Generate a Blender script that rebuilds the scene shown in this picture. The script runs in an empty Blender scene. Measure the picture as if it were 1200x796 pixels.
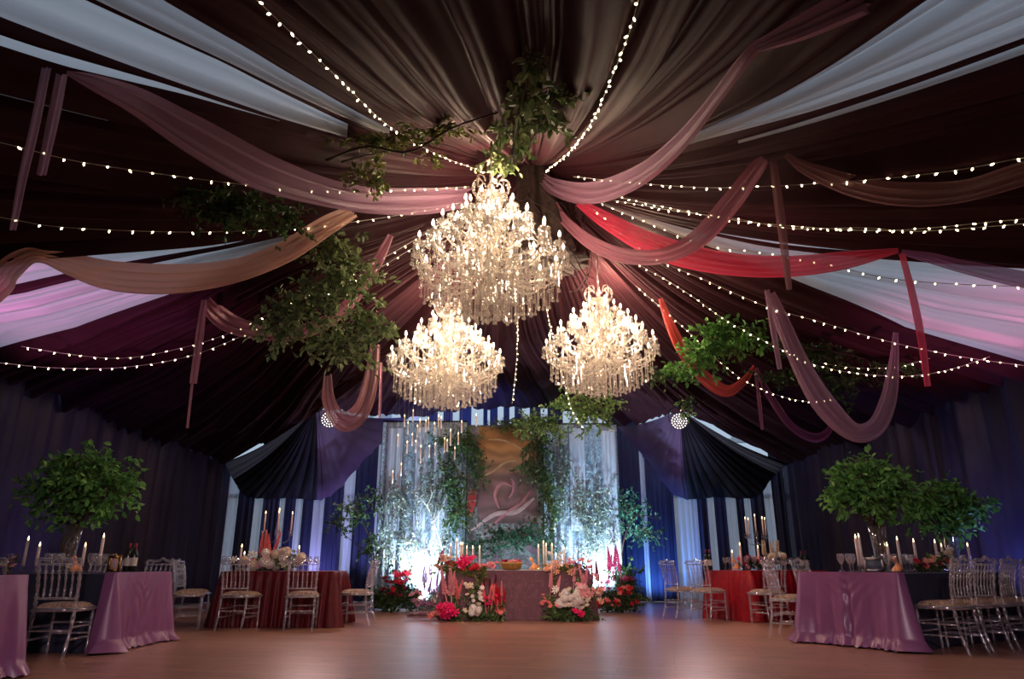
import bpy, math, random
import numpy as np
random.seed(7); rng = np.random.default_rng(7)
PI = math.pi
SC = bpy.context.scene; COL = SC.collection

# ------------------------------------------------------------------ camera
F = 820.0; TH = math.radians(17.85); CT, ST = math.cos(TH), math.sin(TH); EYE = np.array([0, 0, .85])
cam = bpy.data.objects.new('camera', bpy.data.cameras.new('camera')); COL.objects.link(cam)
cam.location = tuple(EYE); cam.rotation_euler = (PI/2 + TH, 0, 0)
cam.data.sensor_width = 36; cam.data.lens = F/1200*36; cam.data.clip_end = 300
SC.camera = cam
SC.view_settings.view_transform = 'Standard'; SC.view_settings.look = 'None'
SC.view_settings.exposure = 0.0; SC.view_settings.gamma = 1; SC.view_settings.use_curve_mapping = False
SC.cycles.use_denoising = True
SC.cycles.max_bounces = 10; SC.cycles.transparent_max_bounces = 24; SC.cycles.diffuse_bounces = 4
SC.cycles.glossy_bounces = 4; SC.cycles.transmission_bounces = 6; SC.cycles.sample_clamp_indirect = 4

def ray(px, py):
    u = (px-600)/F; v = (398-py)/F
    return np.array([u, CT-v*ST, ST+v*CT])
def atY(px, py, Y):
    d = ray(px, py); return EYE + d*(Y/d[1])
def xat(px, Y, z):
    return (px-600)/F*(Y*CT+(z-.85)*ST)
def proj(p):
    d = np.asarray(p)-EYE
    t = d[..., 1]*CT+d[..., 2]*ST; up = -d[..., 1]*ST+d[..., 2]*CT
    return 600+F*d[..., 0]/t, 398-F*up/t, t

# ------------------------------------------------------------------ materials
def mat(name):
    m = bpy.data.materials.new(name); m.use_nodes = True
    nt = m.node_tree; nt.nodes.clear()
    out = nt.nodes.new('ShaderNodeOutputMaterial')
    return m, nt, out
def N(nt, typ, **kw):
    n = nt.nodes.new(typ)
    for k, v in kw.items():
        if k in n.inputs: n.inputs[k].default_value = v
        else: setattr(n, k, v)
    return n
def rgba(c): return (c[0], c[1], c[2], 1)
def simple(name, c, rough=.5, metal=0, var=.25, scale=8, sheen=0, bump=0, bscale=200, spec=.5):
    m, nt, out = mat(name)
    b = N(nt, 'ShaderNodeBsdfPrincipled', Roughness=rough, Metallic=metal)
    b.inputs['Specular IOR Level'].default_value = spec
    if sheen: b.inputs['Sheen Weight'].default_value = sheen; b.inputs['Sheen Tint'].default_value = rgba([min(1, x*4+.1) for x in c])
    tc = N(nt, 'ShaderNodeTexCoord'); nz = N(nt, 'ShaderNodeTexNoise', Scale=scale, Detail=4)
    nt.links.new(tc.outputs['Object'], nz.inputs['Vector'])
    r = N(nt, 'ShaderNodeValToRGB')
    r.color_ramp.elements[0].position = .3; r.color_ramp.elements[1].position = .7
    r.color_ramp.elements[0].color = rgba([x*(1-var) for x in c]); r.color_ramp.elements[1].color = rgba([min(1, x*(1+var)) for x in c])
    nt.links.new(nz.outputs['Fac'], r.inputs['Fac']); nt.links.new(r.outputs['Color'], b.inputs['Base Color'])
    if bump:
        n2 = N(nt, 'ShaderNodeTexNoise', Scale=bscale, Detail=3); nt.links.new(tc.outputs['Object'], n2.inputs['Vector'])
        bp = N(nt, 'ShaderNodeBump', Strength=bump, Distance=.02); nt.links.new(n2.outputs['Fac'], bp.inputs['Height'])
        nt.links.new(bp.outputs['Normal'], b.inputs['Normal'])
    nt.links.new(b.outputs['BSDF'], out.inputs['Surface'])
    return m
def sheer(name, c, alpha=.75, transl=.4, rough=.6, weave=0):
    m, nt, out = mat(name)
    d = N(nt, 'ShaderNodeBsdfDiffuse', Color=rgba(c)); t = N(nt, 'ShaderNodeBsdfTranslucent', Color=rgba(c))
    mx = N(nt, 'ShaderNodeMixShader', Fac=transl); nt.links.new(d.outputs[0], mx.inputs[1]); nt.links.new(t.outputs[0], mx.inputs[2])
    res = mx
    g = N(nt, 'ShaderNodeBsdfGlossy', Color=(1, 1, 1, 1), Roughness=.45); m2 = N(nt, 'ShaderNodeMixShader', Fac=.04)
    nt.links.new(mx.outputs[0], m2.inputs[1]); nt.links.new(g.outputs[0], m2.inputs[2]); res = m2
    if alpha < 1:
        tr = N(nt, 'ShaderNodeBsdfTransparent'); m3 = N(nt, 'ShaderNodeMixShader', Fac=alpha)
        nt.links.new(tr.outputs[0], m3.inputs[1]); nt.links.new(res.outputs[0], m3.inputs[2]); res = m3
    nt.links.new(res.outputs[0], out.inputs['Surface'])
    return m
def crystal(name, c, tr=.5, diff=.25, rough=.08, emit=0):
    m, nt, out = mat(name)
    t = N(nt, 'ShaderNodeBsdfTransparent', Color=(.96, .96, .97, 1)); g = N(nt, 'ShaderNodeBsdfGlossy', Color=rgba(c), Roughness=rough)
    d = N(nt, 'ShaderNodeBsdfTranslucent', Color=rgba(c)); d2 = N(nt, 'ShaderNodeBsdfDiffuse', Color=rgba(c))
    md = N(nt, 'ShaderNodeMixShader', Fac=.5); nt.links.new(d.outputs[0], md.inputs[1]); nt.links.new(d2.outputs[0], md.inputs[2])
    a = N(nt, 'ShaderNodeMixShader', Fac=diff/(1-tr)); nt.links.new(g.outputs[0], a.inputs[1]); nt.links.new(md.outputs[0], a.inputs[2])
    lw = N(nt, 'ShaderNodeLayerWeight', Blend=.35)
    mr = N(nt, 'ShaderNodeMapRange'); mr.inputs['To Min'].default_value = (1-tr)*.6; mr.inputs['To Max'].default_value = min(1, (1-tr)*1.5)
    nt.links.new(lw.outputs['Facing'], mr.inputs['Value'])
    b = N(nt, 'ShaderNodeMixShader'); nt.links.new(mr.outputs[0], b.inputs[0]); nt.links.new(t.outputs[0], b.inputs[1]); nt.links.new(a.outputs[0], b.inputs[2])
    nt.links.new(b.outputs[0], out.inputs['Surface'])
    return m
def emis(name, c, s):
    m, nt, out = mat(name); e = N(nt, 'ShaderNodeEmission', Color=rgba(c), Strength=s)
    nt.links.new(e.outputs[0], out.inputs['Surface']); return m
def leafmat(name, c1, c2, transl=.25):
    m, nt, out = mat(name)
    g = N(nt, 'ShaderNodeNewGeometry'); r = N(nt, 'ShaderNodeValToRGB')
    r.color_ramp.elements[0].color = rgba(c1); r.color_ramp.elements[1].color = rgba(c2)
    nt.links.new(g.outputs['Random Per Island'], r.inputs['Fac'])
    b = N(nt, 'ShaderNodeBsdfPrincipled', Roughness=.42); nt.links.new(r.outputs['Color'], b.inputs['Base Color'])
    t = N(nt, 'ShaderNodeBsdfTranslucent'); nt.links.new(r.outputs['Color'], t.inputs['Color'])
    mx = N(nt, 'ShaderNodeMixShader', Fac=transl); nt.links.new(b.outputs[0], mx.inputs[1]); nt.links.new(t.outputs[0], mx.inputs[2])
    nt.links.new(mx.outputs[0], out.inputs['Surface']); return m

M = {}
M['ceil'] = simple('aubergine_drape', (.036, .0125, .0165), .5, var=.12, scale=3, sheen=.02, spec=.06)
M['ceilblack'] = simple('black_drape', (.008, .006, .009), .36, var=.2, scale=3, spec=.45)
M['purple'] = simple('purple_drape', (.085, .05, .10), .42, var=.12, scale=3, spec=.35)
M['navy'] = simple('navy_curtain', (.026, .018, .050), .6, var=.2, scale=2, sheen=.1, spec=.25)
M['navy2'] = simple('blue_navy_curtain', (.018, .022, .06), .65, var=.2, scale=2, sheen=.15, spec=.25)
M['day'] = sheer('thin_daylight_cloth', (.62, .62, .64), 1, .65)
M['daygrey'] = sheer('thin_grey_cloth', (.13, .105, .12), 1, .5)
M['sheercurtain'] = sheer('pale_sheer_curtain', (.62, .66, .78), .86, .5)
M['mauve'] = sheer('mauve_voile', (.44, .25, .36), .80, .35)
M['peach'] = sheer('peach_voile', (.95, .62, .52), .96, .35)
M['rose'] = sheer('rose_voile', (.45, .19, .26), .85, .35)
M['brown'] = sheer('brown_voile', (.30, .14, .15), .85, .35)
M['red'] = sheer('raspberry_voile', (.80, .08, .18), .9, .4)
M['coral'] = sheer('coral_voile', (.62, .10, .09), .88, .4)
M['plum'] = sheer('plum_voile', (.30, .07, .17), .84, .35)
M['lilac'] = sheer('lilac_voile', (.40, .17, .40), .8, .35)
M['crystal'] = crystal('cut_crystal', (1, .95, .87), .42, .20)
M['arm'] = crystal('cream_glass_arm', (.9, .82, .70), .3, .34)
M['acryl'] = crystal('clear_acrylic', (.95, .95, 1), .50, .12, .1)
M['glass'] = crystal('clear_table_glass', (.95, .95, 1), .74, .05, .05)
M['bulb'] = emis('warm_bulb', (1, .84, .58), 16)
M['fairy'] = emis('fairy_bulb', (1, .86, .5), 9)
M['flame'] = emis('candle_flame', (1, .72, .35), 6)
M['led'] = emis('led_lens', (1, .85, .9), 3)
M['wire'] = simple('pale_wire', (.45, .42, .36), .5)
M['blackmetal'] = simple('black_metal', (.01, .01, .012), .4, var=.1)
M['gold'] = simple('gold_metal', (.55, .33, .10), .3, 1)
M['silver'] = simple('antique_silver', (.5, .5, .48), .32, 1, bump=.4, bscale=90)
M['slate'] = simple('slate_blue_card', (.10, .13, .16), .6)
M['card'] = simple('pinkish_card', (.55, .36, .34), .7)
M['wax'] = simple('ivory_wax', (.80, .66, .60), .45, var=.04)
M['waxo'] = simple('orange_wax', (.85, .33, .12), .45, var=.1)
M['velvet'] = simple('red_velvet', (.085, .001, .004), .5, var=.25, scale=14, sheen=.25, spec=.3)
M['redsatin'] = simple('bright_red_velvet', (.30, .003, .012), .4, var=.2, scale=14, sheen=.2, spec=.4)
M['navycloth'] = simple('navy_tablecloth', (.016, .018, .04), .6, var=.15, sheen=.2)
M['satin'] = simple('lavender_satin', (.23, .082, .20), .35, var=.08, scale=5, sheen=.1, spec=.6)
M['cushion'] = simple('brown_patterned_cushion', (.30, .20, .15), .8, var=.6, scale=38)
M['bark'] = simple('dark_bark', (.035, .019, .016), .85, var=.6, scale=14, bump=.9, bscale=40)
M['twig'] = simple('brown_twig', (.09, .05, .03), .8, var=.3)
M['twigpale'] = simple('bleached_branch', (.55, .52, .50), .7, var=.15)
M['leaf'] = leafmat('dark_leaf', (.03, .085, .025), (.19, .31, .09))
M['leafdark'] = leafmat('deep_green_leaf', (.015, .045, .015), (.08, .15, .045))  # darkest of the leaf greens
M['leafolive'] = leafmat('olive_leaf', (.06, .10, .02), (.24, .26, .06))
M['leafmid'] = leafmat('mid_green_leaf', (.05, .10, .035), (.27, .36, .15))
M['leafbright'] = leafmat('fresh_leaf', (.05, .18, .04), (.2, .48, .10))
M['leafteal'] = leafmat('cool_green_leaf', (.015, .06, .04), (.06, .2, .13))
M['leafsage'] = leafmat('sage_leaf', (.10, .14, .12), (.32, .38, .34))
M['frame_w'] = simple('white_frame', (.75, .78, .82), .4, var=.05)
M['bottle'] = simple('dark_bottle', (.012, .016, .012), .12, var=.1)
M['foil'] = simple('dark_red_foil', (.25, .02, .03), .4)
M['label'] = simple('pale_label', (.6, .55, .5), .7)
M['wicker'] = simple('gold_wicker', (.50, .30, .08), .45, .5, var=.4, scale=60, bump=.6, bscale=120)
M['pampas'] = simple('pink_plume', (.50, .30, .33), .9, var=.3, scale=20)
for nm, c in dict(fuchsia=(.80, .02, .14), redf=(.55, .012, .03), pinkf=(.88, .40, .42), peachf=(.85, .42, .27), whitef=(.85, .78, .70), creamf=(.80, .66, .50), wine=(.20, .008, .03), coralf=(.85, .24, .22), mauvef=(.35, .14, .22), lilacf=(.5, .3, .45)).items():
    M[nm] = simple(nm+'_petal', c, .6, var=.2, scale=30, spec=.25)

# wood floor: long planks
def floor_mat():
    m, nt, out = mat('oak_laminate')
    tc = N(nt, 'ShaderNodeTexCoord'); mp = N(nt, 'ShaderNodeMapping'); mp.inputs['Rotation'].default_value = (0, 0, math.radians(12))
    nt.links.new(tc.outputs['Object'], mp.inputs['Vector'])
    br = N(nt, 'ShaderNodeTexBrick', Scale=1.0); br.offset = .37
    br.inputs['Brick Width'].default_value = 1.3; br.inputs['Row Height'].default_value = .19
    br.inputs['Mortar Size'].default_value = .004; br.inputs['Color1'].default_value = (.52, .28, .21, 1)
    br.inputs['Color2'].default_value = (.40, .21, .155, 1); br.inputs['Mortar'].default_value = (.20, .10, .07, 1)
    nt.links.new(mp.outputs[0], br.inputs['Vector'])
    mp2 = N(nt, 'ShaderNodeMapping'); mp2.inputs['Scale'].default_value = (1.2, 22, 1); nt.links.new(mp.outputs[0], mp2.inputs['Vector'])
    nz = N(nt, 'ShaderNodeTexNoise', Scale=2.2, Detail=7, Roughness=.65); nt.links.new(mp2.outputs[0], nz.inputs['Vector'])
    r = N(nt, 'ShaderNodeValToRGB'); r.color_ramp.elements[0].position = .3; r.color_ramp.elements[1].position = .72
    r.color_ramp.elements[0].color = (.45, .41, .39, 1); r.color_ramp.elements[1].color = (1.25, 1.2, 1.18, 1)
    nt.links.new(nz.outputs['Fac'], r.inputs['Fac'])
    mx = N(nt, 'ShaderNodeMix', data_type='RGBA', blend_type='MULTIPLY'); mx.inputs[0].default_value = 1
    nt.links.new(br.outputs['Color'], mx.inputs[6]); nt.links.new(r.outputs['Color'], mx.inputs[7])
    b = N(nt, 'ShaderNodeBsdfPrincipled', Roughness=.36); nt.links.new(mx.outputs[2], b.inputs['Base Color'])
    rr = N(nt, 'ShaderNodeMapRange'); rr.inputs['To Min'].default_value = .22; rr.inputs['To Max'].default_value = .38; b.inputs['Specular IOR Level'].default_value = .4
    nt.links.new(nz.outputs['Fac'], rr.inputs['Value']); nt.links.new(rr.outputs[0], b.inputs['Roughness'])
    nt.links.new(b.outputs[0], out.inputs['Surface']); return m
M['floor'] = floor_mat()

def tapestry(name, cols, scale, transl=.25, rot=0):
    """printed cloth: leafy scroll pattern from distorted voronoi and noise"""
    m, nt, out = mat(name)
    tc = N(nt, 'ShaderNodeTexCoord')
    n0 = N(nt, 'ShaderNodeTexNoise', Scale=scale*.35, Detail=3); nt.links.new(tc.outputs['Object'], n0.inputs['Vector'])
    mx = N(nt, 'ShaderNodeMix', data_type='RGBA', blend_type='LINEAR_LIGHT'); mx.inputs[0].default_value = .35
    nt.links.new(tc.outputs['Object'], mx.inputs[6]); nt.links.new(n0.outputs['Color'], mx.inputs[7])
    v = N(nt, 'ShaderNodeTexVoronoi', Scale=scale); nt.links.new(mx.outputs[2], v.inputs['Vector'])
    n1 = N(nt, 'ShaderNodeTexNoise', Scale=scale*1.7, Detail=6, Roughness=.7, Distortion=1.6); nt.links.new(mx.outputs[2], n1.inputs['Vector'])
    ad = N(nt, 'ShaderNodeMath', operation='MULTIPLY_ADD'); ad.inputs[1].default_value = .35
    nt.links.new(v.outputs['Distance'], ad.inputs[0]); nt.links.new(n1.outputs['Fac'], ad.inputs[2])
    r = N(nt, 'ShaderNodeValToRGB'); el = r.color_ramp.elements
    pos = np.linspace(.38, .80, len(cols))
    for i, c in enumerate(cols):
        e = el[i] if i < 2 else el.new(pos[i])
        e.position = pos[i]; e.color = rgba(c)
    nt.links.new(ad.outputs[0], r.inputs['Fac'])
    d = N(nt, 'ShaderNodeBsdfDiffuse'); t = N(nt, 'ShaderNodeBsdfTranslucent')
    nt.links.new(r.outputs['Color'], d.inputs['Color']); nt.links.new(r.outputs['Color'], t.inputs['Color'])
    ms = N(nt, 'ShaderNodeMixShader', Fac=transl); nt.links.new(d.outputs[0], ms.inputs[1]); nt.links.new(t.outputs[0], ms.inputs[2])
    nt.links.new(ms.outputs[0], out.inputs['Surface']); return m
M['tapestry'] = tapestry('leafy_tapestry', [(.02, .05, .07), (.30, .42, .52), (.05, .12, .13), (.45, .56, .68), (.12, .09, .13), (.30, .40, .5)], 6)
M['tapdark'] = tapestry('dark_scroll_tapestry', [(.04, .06, .07), (.16, .20, .22), (.28, .30, .34), (.07, .11, .10), (.22, .14, .2)], 6)
M['sequin'] = tapestry('sequinned_plum_cloth', [(.10, .05, .065), (.17, .085, .10), (.13, .065, .08), (.20, .10, .12)], 9, .02)

# ------------------------------------------------------------------ mesh building
class MB:
    def __init__(s): s.v = []; s.f = []
    def add(s, vs, fs):
        o = len(s.v); s.v += [tuple(map(float, q)) for q in vs]; s.f += [tuple(i+o for i in f) for f in fs]; return s
    def box(s, c, h, rz=0):
        cs, sn = math.cos(rz), math.sin(rz); vs = []
        for dx in (-1, 1):
            for dy in (-1, 1):
                for dz in (-1, 1):
                    x, y = dx*h[0], dy*h[1]; vs.append((c[0]+x*cs-y*sn, c[1]+x*sn+y*cs, c[2]+dz*h[2]))
        return s.add(vs, [(0, 1, 3, 2), (4, 6, 7, 5), (0, 4, 5, 1), (2, 3, 7, 6), (0, 2, 6, 4), (1, 5, 7, 3)])
    def lathe(s, prof, c=(0, 0, 0), n=12, cap=True):
        vs = []; m = len(prof)
        for r, z in prof:
            for k in range(n):
                a = 2*PI*k/n; vs.append((c[0]+r*math.cos(a), c[1]+r*math.sin(a), c[2]+z))
        fs = [(i*n+k, i*n+(k+1) % n, (i+1)*n+(k+1) % n, (i+1)*n+k) for i in range(m-1) for k in range(n)]
        if cap: fs += [tuple(range(n))[::-1], tuple((m-1)*n+k for k in range(n))]
        return s.add(vs, fs)
    def tube(s, pts, rad, n=6, cap=True):
        pts = [np.array(p, float) for p in pts]; m = len(pts)
        if not hasattr(rad, '__len__'): rad = [rad]*m
        vs = []; up = None
        for i, p in enumerate(pts):
            t = pts[min(i+1, m-1)]-pts[max(i-1, 0)]; t = t/(np.linalg.norm(t)+1e-9)
            if up is None: up = np.array([0, 0, 1.]) if abs(t[2]) < .9 else np.array([1., 0, 0])
            a = np.cross(t, up); a /= np.linalg.norm(a)+1e-9; b = np.cross(a, t); up = b
            for k in range(n):
                w = 2*PI*k/n; vs.append(p+rad[i]*(a*math.cos(w)+b*math.sin(w)))
        fs = [(i*n+k, i*n+(k+1) % n, (i+1)*n+(k+1) % n, (i+1)*n+k) for i in range(m-1) for k in range(n)]
        if cap: fs += [tuple(range(n))[::-1], tuple((m-1)*n+k for k in range(n))]
        return s.add(vs, fs)
    def grid(s, P, closed=False):
        P = np.asarray(P); a, b = P.shape[:2]; vs = P.reshape(-1, 3)
        fs = [(i*b+j, ((i+1) % a)*b+j, ((i+1) % a)*b+j+1, i*b+j+1) for i in range(a if closed else a-1) for j in range(b-1)]
        return s.add(vs, fs)
    def mesh(s, name, m=None, smooth=True):
        me = bpy.data.meshes.new(name); me.from_pydata(s.v, [], s.f); me.update()
        if smooth: me.polygons.foreach_set('use_smooth', [True]*len(me.polygons))
        if m: me.materials.append(M[m] if isinstance(m, str) else m)
        return me
    def build(s, name, m, parent=None, loc=(0, 0, 0), rz=0, smooth=True, solid=0):
        return put(name, s.mesh(name, m, smooth), parent, loc, rz, solid)
def put(name, me, parent=None, loc=(0, 0, 0), rz=0, solid=0):
    o = bpy.data.objects.new(name, me); COL.objects.link(o); o.location = tuple(map(float, loc)); o.rotation_euler = (0, 0, rz)
    if parent is not None: o.parent = parent
    if solid:
        md = o.modifiers.new('thickness', 'SOLIDIFY'); md.thickness = solid; md.offset = 0
    return o
def tag(o, label=None, cat=None, group=None, kind=None):
    for k, v in (('label', label), ('category', cat), ('group', group), ('kind', kind)):
        if v: o[k] = v
    return o
def thing(name, label, cat, loc=(0, 0, 0), rz=0, group=None):
    o = bpy.data.objects.new(name, None); COL.objects.link(o); o.location = tuple(map(float, loc)); o.rotation_euler = (0, 0, rz)
    o.empty_display_size = .1
    return tag(o, label, cat, group)
KIDS = {}
def dup(o, loc, rz=0, label=None, group=None, scale=None):
    def cp(q, par):
        c = q.copy(); COL.objects.link(c)
        if par is not None: c.parent = par
        for ch in q.children: cp(ch, c)
        return c
    c = cp(o, None); c.location = tuple(map(float, loc)); c.rotation_euler = (0, 0, rz)
    if scale: c.scale = (scale,)*3
    if label: c['label'] = label
    if group: c['group'] = group
    return c
def smoothpath(pts, n):
    """Catmull-Rom through pts (any dimension), n samples"""
    P = np.array(pts, float); k = len(P)
    if k < 3: return np.array([P[0]+(P[-1]-P[0])*i/(n-1) for i in range(n)])
    Q = np.vstack([2*P[0]-P[1], P, 2*P[-1]-P[-2]]); out = []
    for i in range(n):
        u = i/(n-1)*(k-1); a = min(int(u), k-2); t = u-a; p0, p1, p2, p3 = Q[a:a+4]
        out.append(.5*((2*p1)+(-p0+p2)*t+(2*p0-5*p1+4*p2-p3)*t*t+(-p0+3*p1-3*p2+p3)*t**3))
    return np.array(out)

# ------------------------------------------------------------------ the tent: floor, walls, draped ceiling
XL, XR, YB, YF = -7.2, 6.9, 18.0, -4.0
tag(MB().box((0, 7, -.05), (7.6, 11.4, .05)).build('floor', 'floor', smooth=False), kind='structure')
g = simple('dull_lawn', (.06, .09, .04), .9)
tag(MB().box((0, 30, -.2), (70, 60, .05)).build('ground', g, smooth=False), kind='structure')

def curtain_grid(p0, p1, z0, z1, folds, amp, n=None, m=8, seed=0, gather=0):
    r = np.random.default_rng(seed); p0 = np.array(p0); p1 = np.array(p1); L = np.linalg.norm(p1-p0); d = (p1-p0)/L; nn = np.array([-d[1], d[0]])
    n = n or int(folds*8)+1; ph = r.uniform(0, 6, 6); G = []
    for i in range(n):
        s = i/(n-1); row = []
        w = s*folds*2*PI; w += 1.3*math.sin(s*folds*.9+ph[0])+.8*math.sin(s*folds*2.1+ph[1])
        for j in range(m):
            v = j/(m-1)
            a = amp*(.65+.35*math.sin(s*folds*.7+ph[2]))*(1-.25*v)
            off = a*math.sin(w+.25*math.sin(v*3+ph[3]+s*9))+.5*a*math.sin(2.3*w+ph[4])
            q = p0+d*(L*s)+nn*off
            zz1 = z1(s) if callable(z1) else z1
            row.append((q[0], q[1], z0+(zz1-z0)*v))
        G.append(row)
    return G
o = MB().grid(curtain_grid((XL, YF), (XL, YB), 0, 4.15, 46, .11, seed=1)).build('wall_left', 'navy', solid=.02); tag(o, kind='structure')
o = MB().grid(curtain_grid((XR, YF), (XR, YB), 0, 3.95, 46, .11, seed=2)).build('wall_right', 'navy', solid=.02); tag(o, kind='structure')
o = MB().grid(curtain_grid((XL, YF), (XR, YF), 0, 4.3, 30, .06, seed=3)).build('wall_front', 'navy', solid=.02); tag(o, kind='structure')

HUB = np.array([.32, 9.4, 6.75])
PL = np.array([-4.14, 14.5, 4.0]); PR = np.array([3.55, 14.5, 3.97]); CL = np.array([-7.2, 17.6, 3.3]); CR = np.array([6.9, 17.6, 3.25])
ARCH = [atY(*q) for q in [(480, 488, 17.5), (520, 480, 17.5), (560, 476, 17.5), (640, 477, 17.5), (690, 484, 17.5), (722, 500, 17.5)]]
BND = [(-7.2, -4, 3.75), (-7.2, 4, 3.75), tuple(CL), tuple(PL)]+[tuple(a) for a in ARCH]+[tuple(PR), tuple(CR), (6.9, 4, 3.5), (6.9, -4, 3.5), (-7.2, -4, 3.75)]
BND = [np.array(b, float) for b in BND]
def bnd(phi):
    d = np.array([math.cos(phi), math.sin(phi)]); best = None
    for a, b in zip(BND, BND[1:]):
        e = b[:2]-a[:2]; w = a[:2]-HUB[:2]; den = d[0]*e[1]-d[1]*e[0]
        if abs(den) < 1e-9: continue
        r = (w[0]*e[1]-w[1]*e[0])/den; s = (w[0]*d[1]-w[1]*d[0])/den
        if r > 0 and -1e-6 <= s <= 1+1e-6 and (best is None or r < best[0]): best = (r, a+(b-a)*s)
    return best[1]
def ceil_line(phi, ts):
    B = bnd(phi); L = np.linalg.norm(B[:2]-HUB[:2]); P = HUB+(B-HUB)*ts[:, None]
    P[:, 2] -= .75*np.sin(PI*np.minimum(1, ts**.7))*(.35+.65*min(1, L/9))
    return P, L
_ph = np.linspace(0, 2*PI, 720, endpoint=False); _ts = np.linspace(.03, 1, 70)
CEIL = np.array([ceil_line(a, _ts)[0] for a in _ph]); _CX, _CY, _CT = proj(CEIL)
def ceil_hit(px, py, k=.96):
    d = np.where(_CT > 0, (_CX-px)**2+(_CY-py)**2, 1e12); i, j = np.unravel_index(d.argmin(), d.shape)
    Y = CEIL[i, j, 1]; p = atY(px, py, Y); return EYE+(p-EYE)*k
def under(q, k=.94):
    """keep a point below the draped ceiling"""
    x, y, t = proj(q)
    if y > 470: return q
    tc = proj(ceil_hit(float(x), float(y), k))[2]
    return q if t <= tc else EYE+(q-EYE)*(tc/t)
# sectors of thin cloth that let daylight through: (t, from, to) in degrees round the hub
DAY = [[(.22, 238.9, 239.1), (.36, 239.6, 241.5), (.5, 239.4, 242), (1, 240, 246)],
       [(.26, 237, 237.5), (.36, 236, 239.1), (.5, 235, 238.7), (1, 234.3, 239)],
       [(.33, 234.6, 234.8), (.42, 233.6, 235), (.5, 232.3, 234.1), (1, 230, 233)],
       [(.22, 299.2, 299.7), (.36, 297, 300.6), (.45, 295, 301), (1, 290, 301.5)],
       [(.3, 302.4, 302.5), (.6, 302.2, 302.6), (1, 302.0, 302.8)],
       [(.28, 212.2, 212.6), (.40, 208.2, 210), (.5, 204.5, 207.5), (.62, 201.5, 206), (.8, 197, 202.5), (1, 195, 200)],
       [(.34, 208.6, 208.8), (.45, 203.5, 205), (.62, 192, 200.5), (.8, 186, 196.2), (1, 183, 194)],
       [(.34, 214.2, 214.3), (1, 209.6, 210.2)],
       [(.10, 331.4, 331.6), (.25, 332, 333.6), (.42, 334, 341), (.55, 334, 347), (.75, 333.8, 354), (1, 333, 356)],
       [(.14, 330.6, 330.7), (.45, 331.5, 332.6), (.7, 331.8, 332.2)],
       [(.5, 227.6, 227.7), (1, 226.4, 226.8)], [(.45, 220.8, 220.9), (1, 219.4, 219.8)],
       [(.42, 318.0, 318.1), (1, 322, 322.4)]]
DAY = [[(q[0][0], (q[0][1]+q[0][2])/2-.01, (q[0][1]+q[0][2])/2+.01)]+q[1:] for q in DAY]
DAY.sort(key=lambda q: q[0][1])
anch = []
for sec in DAY: anch += [sec[-1][1], sec[-1][2]]
order = sorted(range(len(DAY)), key=lambda k: DAY[k][-1][1]); DAY = [DAY[k] for k in order]
anch = []
for sec in DAY: anch += [sec[-1][1], sec[-1][2]]
def anchors_at(t):
    out = []
    for sec in DAY:
        ts = [q[0] for q in sec]; out += [float(np.interp(t, ts, [q[1] for q in sec])), float(np.interp(t, ts, [q[2] for q in sec]))]
    return np.maximum.accumulate(np.array(out)+np.arange(len(out))*1e-4)
def under_path(P, k=.94):
    """the whole path kept smoothly below the ceiling"""
    P = np.array(P); r = []
    for q in P:
        x, y, t = proj(q); r.append(1.0 if y > 470 else min(1.0, float(proj(ceil_hit(float(x), float(y), k))[2]/t)))
    r = np.array(r); m = len(r); r = np.array([r[max(0, i-4):i+5].min() for i in range(m)])
    for _ in range(2): r = np.array([r[max(0, i-3):i+4].mean() for i in range(m)])
    return EYE+(P-EYE)*r[:, None]
# folds: seams of random spacing round the hub, cloth billowing between them
seams = []; a = 0
while a < 360:
    seams.append(a); a += rng.uniform(1.2, 3.2) if rng.random() < .8 else rng.uniform(3.4, 5.0)
seams = [q for q in seams if all(abs(q-z) > .5 for z in anch)]+anch+[360.]
seams = np.array(sorted(seams))
cols = []
for s0, s1 in zip(seams, seams[1:]):
    k = max(7, int((s1-s0)/.24)); cols += [(s0+(s1-s0)*i/k, i/k, s1-s0, s0) for i in range(k)]
NT = 84; TS = np.concatenate([[.008], np.linspace(.018, 1, NT-1)])
_deg = np.linspace(0, 360, 2881); _B = np.array([bnd(math.radians(d)) for d in _deg])
ALPHA = np.array([c[0] for c in cols]); PHI = np.zeros((len(cols), NT))
for j, t in enumerate(TS):
    PHI[:, j] = np.interp(ALPHA, [0]+anch+[360], [0]+list(anchors_at(t))+[360])
BX = np.stack([np.interp(PHI, _deg, _B[:, c]) for c in range(3)], -1)
LL = np.linalg.norm(BX[..., :2]-HUB[:2], axis=-1)
G = HUB+(BX-HUB)*TS[None, :, None]
G[..., 2] -= .75*np.sin(PI*np.minimum(1, TS**.7))[None]*(.35+.65*np.minimum(1, LL/9))
hs = {}; isday = np.zeros(len(cols), bool)
for i, (al, u, w, s0) in enumerate(cols):
    h = hs.setdefault(s0, (rng.uniform(.35, .95), rng.uniform(0, 6), rng.uniform(.4, 1), rng.uniform(.15, .4)))
    for k, sec in enumerate(DAY):
        if sec[-1][1]-1e-6 <= al < sec[-1][2]-1e-6: isday[i] = True
    wd = math.radians(w)*LL[i]*TS; amp = np.minimum(h[0]*wd, .26)*(.6 if isday[i] else 1)
    amp = amp*np.where(G[i, :, 1] > 14, 1-.75*np.clip((TS-.7)/.3, 0, 1), 1)
    v = np.clip(u+.14*np.sin(TS*4+h[1])*math.sin(PI*u), 0, 1)
    prof = np.abs(np.sin(PI*v))**.7+h[3]*np.sin(2*PI*v*2+h[1]+TS*3)*np.sin(PI*u)
    G[i, :, 2] -= amp*prof
    G[i, :, 2] += .03*np.sin(TS*9*h[2]+h[1]+al*.3)*TS
n = len(cols); cdark, cday = MB(), MB()
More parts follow.
